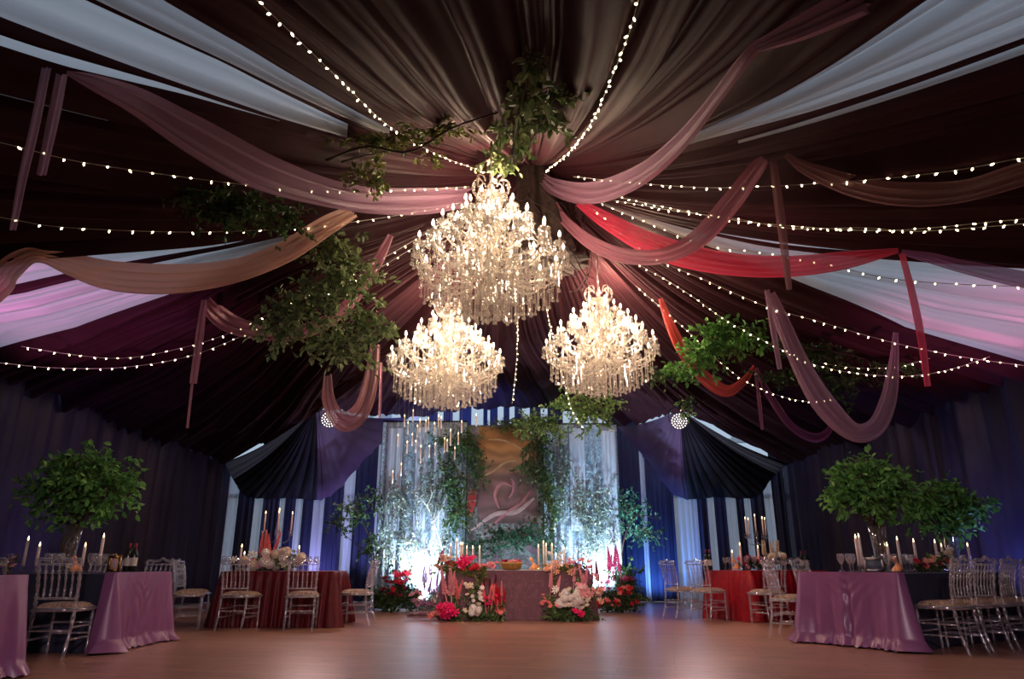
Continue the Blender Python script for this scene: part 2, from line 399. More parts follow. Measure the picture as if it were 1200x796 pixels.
allv = G.reshape(-1, 3).tolist(); cdark.v = [tuple(q) for q in allv]; cday.v = cdark.v
start = {}
for i in range(n):
    i2 = (i+1) % n; t0 = 2
    if isday[i]: t0 = [sec[0][0] for sec in DAY if sec[-1][1]-1e-6 <= cols[i][0] < sec[-1][2]-1e-6][0]
    for j in range(NT-1): (cday if TS[j] >= t0 else cdark).f.append((i*NT+j, i2*NT+j, i2*NT+j+1, i*NT+j+1))
def compact(mb):
    o = MB(); used = {}
    for f in mb.f:
        for q in f:
            if q not in used: used[q] = len(o.v); o.v.append(mb.v[q])
        o.f.append(tuple(used[q] for q in f))
    return o
ceiling = compact(cdark).build('ceiling', 'ceil'); tag(ceiling, kind='structure')
tag(compact(cday).build('thin_cloth_panel', 'day', ceiling), 'pale thin cloth panels glowing with daylight')

# fans of black cloth gathered at the two lamp posts and spread to the back hem
def fan(apex, bottom, nm, label, nfold, seed, dayrange):
    r = np.random.default_rng(seed); B = smoothpath(bottom, 220); fd, fl = MB(), MB(); NTT = 24; G = []
    for i, b in enumerate(B):
        s = i/219; row = []
        for j in range(NTT):
            t = .02+.98*j/(NTT-1); p = apex+(b-apex)*t
            w = s*nfold*2*PI+1.2*math.sin(s*nfold*1.3+seed)
            am = .26*t*(1-.72*t**3)*(1 if not dayrange[0] <= s <= dayrange[1] else .5)
            p = p+np.array([0, -1, .2])*((1.6 if s > .62 else 1)*am*(abs(math.sin(w/2))**.7-.5))+np.array([0, .35, -.15])*math.sin(PI*t)*.5
            row.append(p)
        G.append(row)
    G = np.array(G); cut = [int(dayrange[0]*219), int(dayrange[1]*219)]
    inn = int(.62*219); fp = MB(); fp.grid(G[inn:])
    fd.grid(G[:cut[0]+1]); fd.grid(G[cut[1]:inn+1])
    fl.grid(G[cut[0]:cut[1]+1])
    o = fd.build(nm, 'ceilblack'); tag(o, label, 'drape', 'black drapes fanned from the lamp posts')
    fl.build('thin_cloth_panel', 'daygrey', o); fp.build('purple_panel', 'purple', o)
    return o
hemz = 2.47
lb = [CL, atY(275, 565, 17.6), atY(292, 583, 17.6), atY(340, 584, 17.6), atY(385, 583, 17.6), atY(430, 537, 17.55), ARCH[0]+np.array([0, .03, 0])]
fan(PL, lb, 'fan_drape', 'black drape fanning down left of the floral backdrop from a stage light', 19, 3, (.02, .15))
rb = [CR, atY(905, 560, 17.6), atY(885, 583, 17.6), atY(840, 583, 17.6), atY(793, 582, 17.6), atY(755, 537, 17.55), ARCH[-1]+np.array([0, .03, 0])]
fan(PR, rb, 'fan_drape', 'black drape fanning down right of the floral backdrop from a stage light', 19, 5, (.03, .13))

# back wall: frame of posts and rails with clear panes, dark and pale curtains inside it
bw = MB(); posts = np.linspace(XL, XR, 13)
for x in posts: bw.box((x, YB, 2.6), (.05, .06, 2.6))
for z in (.06, 2.5, 3.9, 5.2): bw.box(((XL+XR)/2, YB, z), ((XR-XL)/2, .05, .05))
tag(bw.build('wall_back', 'frame_w', smooth=False), kind='structure')
pane = crystal('window_film', (.8, .9, 1), .93, .02)
for k in range(12):
    xm = (posts[k]+posts[k+1])/2; hw = (posts[k+1]-posts[k])/2-.05
    w = MB()
    for z0, z1 in ((.1, 2.45), (2.55, 3.85), (3.95, 5.15)): w.box((xm, YB, (z0+z1)/2), (hw, .006, (z1-z0)/2))
    tag(w.build('window_%d' % (k+1), pane, smooth=False), kind='structure')
def curtain(name, px0, px1, Y, z0, z1, m, folds, label, group, amp=.06, seed=0, slant=0):
    x0, x1 = xat(px0, Y, 1.5), xat(px1, Y, 1.5); cx = (x0+x1)/2
    G = np.array(curtain_grid((x0-cx, 0), (x1-cx, 0), 0, z1-z0, folds, amp, seed=seed, m=14))
    if slant: G[:, :, 0] *= (1-slant*np.sin(PI*np.linspace(0, 1, 14)))[None, :]
    o = MB().grid(G).build(name, m, loc=(cx, Y, z0)); tag(o, label, 'curtain', group); return o
k = 0
for px0, px1, dark, z1 in [(255, 276, 0, 2.9), (276, 292, 1, 2.7), (292, 306, 0, 2.6), (306, 322, 1, 2.55), (322, 332, 0, 2.55), (332, 341, 1, 2.55), (341, 353, 0, 2.55), (353, 362, 1, 2.55), (362, 379, 0, 2.6), (379, 397, 1, 2.7),
                          (397, 414, 0, 3.3), (414, 436, 1, 3.7), (436, 452, 0, 4.0), (718, 730, 0, 4.2), (730, 752, 1, 3.9), (752, 762, 0, 3.6), (762, 790, 1, 3.3), (790, 822, 0, 2.6), (822, 830, 1, 2.6), (830, 842, 0, 2.6), (842, 852, 1, 2.6), (852, 868, 0, 2.6), (868, 874, 1, 2.55), (874, 886, 0, 2.6), (886, 898, 1, 2.7), (898, 912, 0, 3.0), (912, 924, 1, 3.3), (242, 255, 1, 3.4)]:
    k += 1; side = 'left' if px0 < 600 else 'right'
    curtain('window_curtain' if dark else 'sheer_curtain', px0-(2 if dark else 0), px1+(2 if dark else 0), 17.72 if dark else 17.85, .02, z1+(.7 if 395 < px0 < 800 else .3), 'navy2' if dark else 'sheercurtain', max(1.5, (px1-px0)/6), ('dark navy' if dark else 'pale blue sheer')+' curtain strip hanging %s of the backdrop at the window wall' % side,
            ('dark' if dark else 'sheer')+' curtain strips on the %s window wall' % side, .035, seed=k)
for px0, px1 in [(538, 552), (566, 571), (574, 583), (590, 597), (603, 612), (621, 634), (642, 660), (500, 512), (519, 530)]:
    k += 1
    x0, x1 = xat(px0, 17.75, 4), xat(px1, 17.75, 4)
    G = curtain_grid((x0-x0, 0), (x1-x0, 0), 0, 4.75, 2, .03, seed=k)
    tag(MB().grid(G).build('window_curtain', 'navy2', loc=(x0, 17.75, .02)), 'dark curtain strip rising behind the mural to the high arched window', 'curtain', 'dark strips behind the mural')

# ------------------------------------------------------------------ leaves and flowers
def leaf_mesh(P, D, Nn, size):
    """arrays of base points, directions, normals -> vertices and faces of folded pointed leaves"""
    n = len(P); D = D/(np.linalg.norm(D, axis=1)[:, None]+1e-9); S = np.cross(D, Nn); S /= np.linalg.norm(S, axis=1)[:, None]+1e-9; U = np.cross(S, D)
    L = size[:, None]; W = L*.27
    v = np.stack([P, P+D*L*.4+S*W+U*L*.07, P+D*L*.75+S*W*.75+U*L*.03, P+D*L-U*L*.12, P+D*L*.75-S*W*.75+U*L*.03, P+D*L*.4-S*W+U*L*.07], 1).reshape(-1, 3)
    i = np.arange(n)[:, None]*6
    f = np.concatenate([i+np.array([[0, 1, 2, 3]]), i+np.array([[0, 3, 4, 5]])])
    return v, f
def foliage(name, label, cat, loc, blobs, lm='leaf', leaf=.07, density=1.0, droop=.25, seed=0, group=None, twig='twig', root=None, extra=None, parent=None):
    """leafy sprays: twigs leaving each blob's centre, leaves along both sides. blobs: (x,y,z, rx,ry,rz, twigs)"""
    r = np.random.default_rng(seed); tw = MB(); Ps, Ds, Ns, Ss = [], [], [], []
    for bx, by, bz, rx, ry, rz, cnt in blobs:
        c = np.array([bx, by, bz]); R = np.array([rx, ry, rz])
        for k in range(int(cnt*density)):
            d = r.normal(size=3); d /= np.linalg.norm(d)
            s = c+R*r.normal(size=3)*.28; e = c+R*d*(r.uniform(.5, 1.05) if k % 5 else r.uniform(1.05, 1.45)); e[2] -= droop*r.uniform(0, 1)*rz
            mid = (s+e)/2+R*r.normal(size=3)*.12; L = np.linalg.norm(e-s)
            pts = [s, mid, e]
            if k % 3 == 0: tw.tube(smoothpath(pts, 5), [.006, .005, .004, .003, .002], 4, False)
            nl = max(4, int(L/leaf*2.2)); tt = r.uniform(.15, 1, nl)
            q = ((1-tt)**2)[:, None]*s+(2*tt*(1-tt))[:, None]*mid+(tt**2)[:, None]*e
            dirv = (e-s)/(L+1e-9); rd = r.normal(size=(nl, 3))*.75; rd[:, 2] -= .25
            Ps.append(q); Ds.append(dirv[None]*.7+rd); nn = r.normal(size=(nl, 3))*.7; nn[:, 2] += .8; nn[:, 1] -= .5; Ns.append(nn); Ss.append(leaf*r.uniform(.6, 1.25, nl))
    v, f = leaf_mesh(np.vstack(Ps), np.vstack(Ds), np.vstack(Ns), np.concatenate(Ss))
    t = root or thing(name, label, cat, loc, 0, group)
    o = MB(); o.v = [tuple(q) for q in v.tolist()]; o.f = [tuple(q) for q in f.tolist()]; o.build('leaves', lm, t, smooth=False)
    if tw.v: tag(tw.build('twigs', twig, t), kind='stuff')
    if extra: extra(t)
    return t

def rose_mesh(nm, layers=((.22, 5, .25), (.5, 6, .62), (.85, 7, 1.02))):
    b = MB(); r = np.random.default_rng(5)
    for rad, n, opn in layers:
        for k in range(n):
            a0 = 2*PI*k/n+rad*3+r.uniform(-.15, .15); G = []
            for i in range(5):
                u = (i/4-.5)*2; row = []
                for j in range(4):
                    v = j/3; half = 2.4/n*(.5+.5*math.sin(PI*min(1, v*.85+.1)))
                    rr = (rad*.25+(rad-.2*rad)*v**1.2)*(1-.10*abs(u)**2)+.08*v*v*opn
                    zz = (.75-.35*opn)*v+.12-(.08+.1*opn)*abs(u)**2*v
                    if v > .9: zz -= .1*opn
                    a = a0+u*half; row.append((rr*math.cos(a), rr*math.sin(a), zz))
                G.append(row)
            b.grid(G)
    b.lathe([(.02, 0), (.3, .05), (.25, .3), (.05, .5)], n=8)
    return b.mesh(nm)
def ball_mesh(nm):
    b = MB(); r = np.random.default_rng(6)
    for k in range(70):
        z = 1-2*(k+.5)/70; a = k*2.399; q = math.sqrt(1-z*z); c = np.array([q*math.cos(a), q*math.sin(a), z])*.8
        t1 = np.cross(c, [0, 0, 1.]) if abs(z) < .95 else np.array([1., 0, 0]); t1 /= np.linalg.norm(t1); t2 = np.cross(c/.8, t1); w = r.uniform(0, 6)
        for p in range(4):
            d = t1*math.cos(w+p*PI/2)+t2*math.sin(w+p*PI/2); s = np.cross(c/.8, d)
            b.add([c, c*1.12+d*.12+s*.1, c*1.18+d*.24, c*1.12+d*.12-s*.1], [(0, 1, 2, 3)])
    b.lathe([(.05, -.7), (.6, -.4), (.7, 0), (.6, .4), (.05, .7)], n=8)
    return b.mesh(nm)
def spike_mesh(nm):
    b = MB(); r = np.random.default_rng(8); b.tube([(0, 0, -.6), (0, 0, 1)], [.03, .012], 5)
    for k in range(64):
        z = k/64; a = k*2.399; rad = .12*(1-z)**.6+.015; d = np.array([math.cos(a), math.sin(a), .5]); s = np.array([-math.sin(a), math.cos(a), 0])
        p = np.array([0, 0, z]); b.add([p, p+d*rad*.6+s*.05, p+d*rad, p+d*rad*.6-s*.05], [(0, 1, 2, 3)])
        p2 = p+np.array([0, 0, .02]); b.add([p2, p2+d*rad*.7+np.array([0, 0, .05]), p2+d*rad*.9-np.array([0, 0, .03])], [(0, 1, 2)])
    return b.mesh(nm)
BLOOM = {'rose': rose_mesh('rose_bloom'), 'ball': ball_mesh('hydrangea_bloom'), 'spike': spike_mesh('flower_spike')}
BM = {}
def bloom(kind, m, parent, p, s, tilt=None, name=None):
    key = (kind, m)
    if key not in BM:
        me = BLOOM[kind].copy(); me.materials.clear(); me.materials.append(M[m]); BM[key] = me
    o = put({'rose': 'rose', 'ball': 'hydrangea', 'spike': 'flower_spike'}[kind], BM[key], parent, p)
    o.scale = (s, s, s) if kind != 'spike' else (s*random.uniform(.8, 1.2), s*random.uniform(.8, 1.2), s)
    if tilt is None: tilt = (random.uniform(.3, 1.1), random.uniform(-.5, .5))
    o.rotation_euler = (tilt[0], tilt[1], random.uniform(0, 6) if kind != 'rose' else random.uniform(-.4, .4))
    return o

# ------------------------------------------------------------------ chandeliers
def strand_mesh(nm, L, bead=.011, drop=.062, nb=None):
    """string of crystal beads ending in a faceted drop, hanging down from z=0"""
    b = MB(); nb = nb or max(1, int((L-drop)/(bead*2.5)))
    for k in range(nb):
        z = -(k+.5)*(L-drop)/nb; s = bead
        b.add([(s, 0, z), (0, s, z), (-s, 0, z), (0, -s, z), (0, 0, z+s*1.25), (0, 0, z-s*1.25)], [(0, 1, 4), (1, 2, 4), (2, 3, 4), (3, 0, 4), (1, 0, 5), (2, 1, 5), (3, 2, 5), (0, 3, 5)])
    b.lathe([(.002, -L+drop), (.010, -L+drop*.72), (.021, -L+drop*.3), (.016, -L+drop*.1), (.002, -L)], n=6)
    return b.mesh(nm, 'crystal', smooth=False)
ch = thing('crystal_chandelier', 'largest tiered crystal chandelier, hanging highest of the three in the centre', 'chandelier', (0, 0, 0), 0, 'crystal chandeliers under the tent peak')
CH_TIERS = [(16, .84, .80, .56, 0.0), (12, .66, 1.02, .84, .15), (10, .45, 1.24, 1.08, .3), (6, .24, 1.42, 1.28, .1)]
c = MB().lathe([(.02, .22), (.07, .26), (.10, .34), (.05, .42), (.03, .5), (.06, .56), (.10, .66), (.12, .74), (.06, .82), (.04, .92), (.09, 1.0), (.11, 1.08), (.05, 1.16), (.035, 1.28), (.07, 1.36), (.085, 1.44), (.04, 1.52), (.025, 1.66), (.05, 1.7), (.02, 1.76)], n=14)
c.build('stem', 'arm', ch)
MB().lathe([(.14, 1.56), (.17, 1.575), (.16, 1.59), (.12, 1.60)], n=18).build('crown_ring', 'arm', ch)
MB().tube([(0, 0, 1.74), (0, 0, 3.2)], .012, 6).build('hanging_chain', 'silver', ch)
cw = MB()
for k in range(8):
    a = 2*PI*k/8; ca, sa = math.cos(a), math.sin(a)
    cw.tube([(ca*r, sa*r, z) for r, z in smoothpath([(.13, 1.58), (.22, 1.66), (.20, 1.78), (.12, 1.80), (.09, 1.74)], 10)], .009, 5)
    for r, z in smoothpath([(.16, 1.60), (.21, 1.68), (.19, 1.77)], 6): cw.lathe([(.003, -.035), (.016, -.02), (.003, .01)], (ca*r, sa*r, z-.02), 5)
cw.build('crown', 'crystal', ch)
dish = MB().lathe([(.012, -.02), (.04, -.01), (.065, .012), (.07, .022), (.06, .016), (.02, .004)], n=14).mesh('dish', 'crystal')
cand = MB().lathe([(.013, .0), (.013, .085), (.010, .09)], n=8).mesh('candle_tube', 'wax')
bulb = MB().lathe([(.006, .088), (.015, .105), (.017, .12), (.011, .142), (.003, .165)], n=8).mesh('bulb', 'bulb')
drop_s = strand_mesh('crystal_drop', .14)
strands = []
for ti, (na, R, zd, zc, a0) in enumerate(CH_TIERS):
    for k in range(na):
        a = a0+2*PI*k/na; ca, sa = math.cos(a), math.sin(a)
        prof = smoothpath([(.05, zc+.08), (R*.35, zc-.07), (R*.75, zc-.05), (R*.98, zc+.08), (R, zd-.02)], 12)
        prof2 = smoothpath([(R*.35, zc-.07), (R*.42, zc+.10), (R*.30, zc+.13), (R*.24, zc+.06)], 7)
        m = MB().tube([(ca*r, sa*r, z) for r, z in prof], .012, 6).tube([(ca*r, sa*r, z) for r, z in prof2], .007, 5)
        # small crystals strung along the arm
        for r, z in prof[2:11:2]: m.lathe([(.002, -.055), (.014, -.04), (.004, -.015), (.006, 0)], (ca*r, sa*r, z-.012), 5)
        arm = m.build('arm', 'arm', ch)
        p = (ca*R, sa*R, zd)
        put('drip_dish', dish, arm, p); put('candle_tube', cand, arm, p); put('bulb', bulb, arm, p)
        for q in range(7):
            w = a+2*PI*q/7; strands.append(((ca*R+.064*math.cos(w), sa*R+.064*math.sin(w), zd+.016), .13+.05*random.random()))
# curtain of strands below: concentric rings, longest at the middle
for r, nk in ((.06, 5), (.14, 9), (.22, 13), (.30, 17), (.38, 21), (.46, 24), (.54, 27), (.62, 29), (.70, 31), (.78, 32)):
    for k in range(nk):
        a = 2*PI*k/nk+r*7; bot = .02+.30*(r/.84)**2.4+random.uniform(0, .09); top = .50+.05*random.random()+.06*(r > .5)+random.uniform(-.05, .12)
        strands.append(((r*math.cos(a), r*math.sin(a), top), top-bot))
for zr, rr, nk, L in ((.88, .36, 18, .3), (1.12, .26, 14, .28), (1.34, .15, 10, .24), (.74, .52, 22, .26)):
    for k in range(nk):
        a = 2*PI*k/nk+zr; strands.append(((rr*math.cos(a), rr*math.sin(a), zr), L*random.uniform(.8, 1.1)))
strands.sort(key=lambda q: -(math.hypot(q[0][0], q[0][1])+.25*q[1]))
cache = {}; rest = MB()
for i, (p, L) in enumerate(strands):
    L = round(L, 2)
    if L not in cache: cache[L] = strand_mesh('crystal_strand', L)
    if i < 90: put('crystal_strand', cache[L], ch, p)
    else:
        me = cache[L]; rest.add([(v.co.x+p[0], v.co.y+p[1], v.co.z+p[2]) for v in me.vertices], [tuple(f.vertices) for f in me.polygons])
tag(rest.build('crystal_strands', 'crystal', ch, smooth=False), kind='stuff')
# swags of beads between tiers
sw = MB()
for (n1, R1, z1, _, a1), (n2, R2, z2, _, a2) in zip(CH_TIERS, CH_TIERS[1:]):
    for k in range(n2):
        for kk in (0, 1):
            aa = a2+2*PI*k/n2; ab = aa+(.35 if kk else -.35)
            A = np.array([R2*math.cos(aa), R2*math.sin(aa), z2]); B = np.array([R1*.97*math.cos(ab), R1*.97*math.sin(ab), z1+.02])
            for q in range(1, 14):
                u = q/14; p = A+(B-A)*u-np.array([0, 0, .12*math.sin(PI*u)]); s = .011
                sw.add([p+(s, 0, 0), p+(0, s, 0), p-(s, 0, 0), p-(0, s, 0), p+(0, 0, s*1.3), p-(0, 0, s*1.3)], [(0, 1, 4), (1, 2, 4), (2, 3, 4), (3, 0, 4), (1, 0, 5), (2, 1, 5), (3, 2, 5), (0, 3, 5)])
tag(sw.build('bead_swags', 'crystal', ch, smooth=False), kind='stuff')
CHP = [(-.25, 7.35, 3.42, 1.0), (-1.0, 10.2, 3.02, .98), (1.35, 10.2, 3.22, .98)]
ch.location = CHP[0][:3]
dup(ch, CHP[1][:3], .3, 'crystal chandelier hanging lower behind the largest one, at left', scale=CHP[1][3])
dup(ch, CHP[2][:3], .7, 'crystal chandelier hanging on the right, beside the tree trunk hub', scale=CHP[2][3])
def light(kind, name, loc, energy, color, radius=.1, aim=None, angle=60, blend=.6):
    d = bpy.data.lights.new(name, kind); d.energy = energy; d.color = color
    if kind in ('POINT', 'SPOT'): d.shadow_soft_size = radius
    if kind == 'SPOT': d.spot_size = math.radians(angle); d.spot_blend = blend
    o = bpy.data.objects.new(name, d); COL.objects.link(o); o.location = tuple(map(float, loc))
    if aim is not None:
        from mathutils import Vector
        o.rotation_euler = (Vector(aim)-Vector(loc)).to_track_quat('-Z', 'Y').to_euler()
    return o
for i, (x, y, z, s) in enumerate(CHP):
    e = (24, 46, 46)[i]
    for k in range(4):
        a = k*PI/2+.4+i
        light('POINT', 'chandelier_glow', (x+.55*math.cos(a), y+.55*math.sin(a), z+1.0+.12*(k % 2)), e, (1, .78, .56), .06)
    light('POINT', 'chandelier_glow', (x+.12, y+.3, z+1.86), (60, 120, 120)[i], (1, .64, .44), .06)

# hub of the ceiling, dressed as a hanging tree trunk
hubm = MB(); G = []
for i in range(80):
    a = 2*PI*i/80; row = [(.02*math.cos(a), .02*math.sin(a), 2.2)]
    for j in range(28):
        v = j/27; z = 2.2-2.05*v; r = .27+.14*v+.30*max(0, v-.5)**1.1-.6*max(0, v-.93)
        r *= 1+.13*math.sin(a*9+1.5*math.sin(v*4))+.08*math.sin(a*17+v*6)+.02*rng.normal()
        row.append((r*math.cos(a)+.2*v, r*math.sin(a)-.1*v, z))
    row.append((.2+.02*math.cos(a), -.1+.02*math.sin(a), .2)); G.append(row)
hubm.grid(G, True)
tk = thing('tree_trunk', 'dark bark covered tree trunk hanging from the peak of the tent', 'tree trunk', (.36, 9.38, 4.85))
hubm.build('bark', 'bark', tk)
rt = MB()
for k in range(60):
    a = rng.uniform(0, 6.28); z = rng.uniform(.05, 1.3); r = .5+.15*(1.3-z)/1.3
    pts = [(.14+r*math.cos(a+.3*q)*(.9+.2*rng.random()), -.07+r*math.sin(a+.3*q)*(.9+.2*rng.random()), z-.12*q+rng.uniform(-.08, .08)) for q in range(4)]
    rt.tube(smoothpath(pts, 8), .008, 4)
tag(rt.build('root_tangle', 'bark', tk), 'fine tangled roots wrapped round the trunk', kind='stuff')

# ------------------------------------------------------------------ swags of voile
def vplane_point(px, py, A, nrm):
    d = ray(px, py); t = np.dot(A-EYE, nrm)/np.dot(d, nrm); return EYE+d*t
def run_on(pxs, d=80):
    """a path that leaves the frame's side runs on to the tent wall"""
    P = [list(q) for q in pxs]
    for a, b, at in ((P[0], P[1], 0), (P[-1], P[-2], len(P))):
        if a[0] >= 1199 or a[0] <= 0: k = d/max(20, abs(a[0]-b[0])); P.insert(at if at == 0 else len(P), [a[0]+(a[0]-b[0])*k, a[1]+(a[1]-b[1])*k*.6]+list(a[2:]))
    return P
def ribbon(mb, pts, wid, side_dir=None, nrm=None, folds=3, across=21, depth=.15, seed=0):
    r = np.random.default_rng(seed); m = len(pts); G = []; ph = r.uniform(0, 6, 3)
    for i, p in enumerate(pts):
        t = pts[min(i+1, m-1)]-pts[max(i-1, 0)]; t /= np.linalg.norm(t)+1e-9
        s = np.cross(nrm, t); s /= np.linalg.norm(s)+1e-9; row = []
        for k in range(across):
            u = k/(across-1)-.5
            rip = math.sin(u*2*PI*folds+ph[0]+i*.03)+.5*math.sin(u*2*PI*folds*2.1+ph[1]-i*.05)
            row.append(p+s*(u*wid[i]*(1+.05*math.sin(i*.35+ph[2])))+nrm*(depth*wid[i]*rip+.25*wid[i]*(4*u*u)))
        G.append(row)
    mb.grid(G)
def swag(label, pxs, m, ends=None, tails=(), name='voile_drape', folds=3, seed=0, k=(.96, .96), group='voile swags draped under the ceiling', Yends=None):
    """pxs: (px, py, width px) down the middle of the swag; hung in the upright plane through its two ends"""
    A = atY(pxs[0][0], pxs[0][1], Yends[0]) if Yends and Yends[0] else ceil_hit(pxs[0][0], pxs[0][1], k[0])
    B = atY(pxs[-1][0], pxs[-1][1], Yends[1]) if Yends and Yends[1] else ceil_hit(pxs[-1][0], pxs[-1][1], k[1])
    e = B-A; nrm = np.array([e[1], -e[0], 0]); nrm /= np.linalg.norm(nrm)
    if nrm[1] > 0: nrm = -nrm
    S = smoothpath(run_on(pxs), 48); P = []; W = []
    for x, y, w in S:
        P.append(vplane_point(x, y, A, nrm))
    P = list(under_path(P, .945)); W = [max(w, 2)*proj(q)[2]/F for q, (_, _, w) in zip(P, S)]; A = P[0]; B = P[-1]
    t = thing(name, label, 'drape', A, 0, group)
    mb = MB(); ribbon(mb, [q-A for q in P], W, nrm=nrm, folds=folds, seed=seed); mb.build('cloth', m, t)
    for ti, (tl, tm, end) in enumerate(tails):
        base = A if end == 0 else B
        S = smoothpath(tl, 20); P = [atY(x, y, base[1]-.03) for x, y, w in S]; W = [w*proj(q)[2]/F for q, (_, _, w) in zip(P, S)]
        mb = MB(); ribbon(mb, [q-A for q in P], W, nrm=np.array([0, -1., 0]), folds=1.5, across=9, seed=seed+ti+1); mb.build('tail', tm, t)
    return t
hubY = 8.95
swag('long mauve swag from the upper left ceiling to the trunk hub, with two tails', [(78, 86, 5), (110, 100, 22), (160, 125, 40), (225, 165, 50), (300, 205, 50), (380, 230, 38), (440, 239, 32), (500, 238, 30), (550, 232, 20)], 'mauve', tails=[([(56, 80, 12), (42, 150, 12), (28, 210, 12), (16, 270, 9)], 'mauve', 0), ([(74, 88, 12), (64, 140, 12), (50, 206, 11)], 'mauve', 0)], Yends=(None, hubY-.3), seed=1)
swag('peach swag on the left, knotted at the ceiling near the frame edge', [(0, 338, 30), (14, 318, 26), (34, 303, 20), (52, 303, 16), (80, 312, 26), (130, 327, 33), (200, 331, 34), (270, 322, 30), (330, 300, 26), (380, 268, 22), (414, 249, 15)], 'peach', Yends=(7.0, 8.6), folds=4, seed=2)
swag('short dusty rose swag below the peach one, with a long thin tail', [(243, 351, 9), (252, 366, 20), (275, 382, 22), (310, 391, 18), (345, 392, 17), (382, 378, 16), (415, 350, 15), (440, 312, 14), (458, 276, 7)], 'rose', tails=[([(240, 352, 6), (234, 400, 9), (227, 450, 8)], 'rose', 0), ([(238, 352, 3), (228, 430, 3), (220, 502, 3)], 'rose', 0)], Yends=(9.0, 9.1), seed=3)
swag('brown swag hanging under the left hanging greenery beside the stage light', [(386, 440, 10), (388, 468, 16), (397, 488, 20), (412, 495, 24), (428, 478, 24), (437, 445, 20), (441, 405, 14)], 'brown', tails=[([(447, 425, 3), (446, 460, 3), (445, 490, 3)], 'rose', 1)], Yends=(11.6, 11.2), seed=4)
swag('broad mauve swag from the trunk hub up to the top right, with a tail', [(638, 210, 12), (655, 221, 20), (690, 229, 26), (725, 222, 28), (765, 201, 28), (805, 165, 27), (840, 120, 22), (868, 82, 20), (887, 58, 16), (905, 50, 20), (950, 32, 34), (1020, -2, 44)], 'mauve', tails=[([(884, 60, 11), (894, 140, 13), (904, 210, 14), (909, 277, 12)], 'mauve', 0)], Yends=(hubY, 4.75), seed=5)
swag('narrower mauve swag from the trunk hub to a knot right of the centre', [(650, 238, 8), (665, 260, 12), (700, 288, 16), (740, 302, 17), (785, 301, 20), (825, 280, 24), (862, 238, 24), (888, 202, 20), (898, 188, 12)], 'rose', tails=[([(905, 190, 9), (914, 260, 10), (924, 340, 7)], 'brown', 1)], Yends=(hubY, 6.2), seed=6)
swag('dark mauve swag at the upper right, below the bright cloth panel', [(920, 182, 5), (945, 200, 16), (1000, 222, 28), (1060, 232, 30), (1130, 228, 30), (1210, 205, 34)], 'brown', Yends=(6.1, 5.4), seed=7)
swag('raspberry pink swag from the trunk hub to the right, with a long tail', [(678, 238, 8), (715, 262, 20), (765, 289, 26), (820, 306, 28), (880, 314, 28), (940, 313, 24), (1000, 305, 20), (1053, 294, 6)], 'red', tails=[([(1056, 298, 9), (1068, 345, 11), (1078, 395, 11), (1086, 453, 10)], 'red', 1)], Yends=(hubY+.1, 6.9), folds=4, seed=8)
swag('thin purple swag continuing to the right frame edge from the raspberry one', [(1056, 296, 6), (1090, 304, 12), (1130, 315, 16), (1205, 331, 20)], 'lilac', Yends=(6.9, 6.6), seed=9)
swag('coral red swag hanging behind the right chandelier, with a plum tail', [(773, 350, 5), (783, 380, 12), (800, 415, 15), (825, 445, 17), (850, 459, 14), (870, 448, 10), (884, 430, 5)], 'coral', tails=[([(885, 434, 4), (889, 470, 5), (893, 504, 4)], 'plum', 1)], Yends=(10.6, 11.3), seed=10)
swag('plum swag low on the right, between the coral swag and the mauve loop', [(886, 432, 4), (900, 462, 9), (925, 498, 11), (950, 513, 11), (968, 508, 9), (980, 485, 5)], 'plum', Yends=(11.3, 11.5), seed=11)
swag('deep mauve loop hanging lowest on the right above the table trees, with short tails', [(903, 344, 10), (915, 375, 18), (938, 428, 24), (965, 474, 28), (998, 506, 24), (1024, 502, 22), (1039, 472, 18), (1046, 430, 12), (1049, 390, 6)], 'mauve', tails=[([(898, 340, 7), (905, 385, 8), (913, 433, 7)], 'mauve', 0)], Yends=(8.8, 8.8), seed=12)

# ------------------------------------------------------------------ fairy light strings
fb = MB().lathe([(.003, .0), (.008, -.01), (.009, -.022), (.002, -.034)], n=6).mesh('bulb', 'fairy')
def fairy(label, pxs, Y0=None, Y1=None, gap=.2, k=.95):
    A = atY(*pxs[0], Y0) if Y0 else ceil_hit(*pxs[0], k); B = atY(*pxs[-1], Y1) if Y1 else ceil_hit(*pxs[-1], k)
    e = B-A; nrm = np.array([e[1], -e[0], 0]); nrm /= np.linalg.norm(nrm)
    P = under_path([vplane_point(x, y, A, nrm) for x, y in smoothpath(run_on(pxs), 66)], .94); A = P[0]
    t = thing('fairy_lights', label, 'string lights', A, 0, 'fairy light strings under the ceiling')
    MB().tube([q-A for q in P], .004, 4).build('wire', 'wire', t)
    acc = gap*.5; nb = 0
    for q0, q1 in zip(P, P[1:]):
        L = np.linalg.norm(q1-q0); s = acc
        while s < L and nb < 98:
            p = q0+(q1-q0)*(s/L)-A; o = put('bulb', fb, t, p); o.rotation_euler = (random.uniform(-1.2, 1.2), random.uniform(-1.2, 1.2), 0); nb += 1; s += gap*random.uniform(.85, 1.15)
        acc = s-L
fairy('fairy lights from the top left of the frame down to the largest chandelier', [(296, -5), (345, 42), (400, 95), (450, 143), (510, 180), (572, 203)], 4.6, 8.9, .13)
fairy('fairy lights from the top right of centre down to the trunk hub', [(750, -6), (735, 45), (715, 95), (695, 140), (668, 177), (640, 200)], 4.8, 8.9, .13)
fairy('fairy lights running behind the long mauve swag on the left, upper one', [(-5, 166), (80, 187), (160, 200), (250, 212), (340, 222), (440, 224), (550, 219)], 4.9, 8.9, .17)
fairy('fairy lights across the left above the peach swag', [(-5, 254), (60, 265), (140, 270), (230, 272), (320, 269), (400, 262), (480, 250), (548, 236)], 5.9, 9.0, .19)
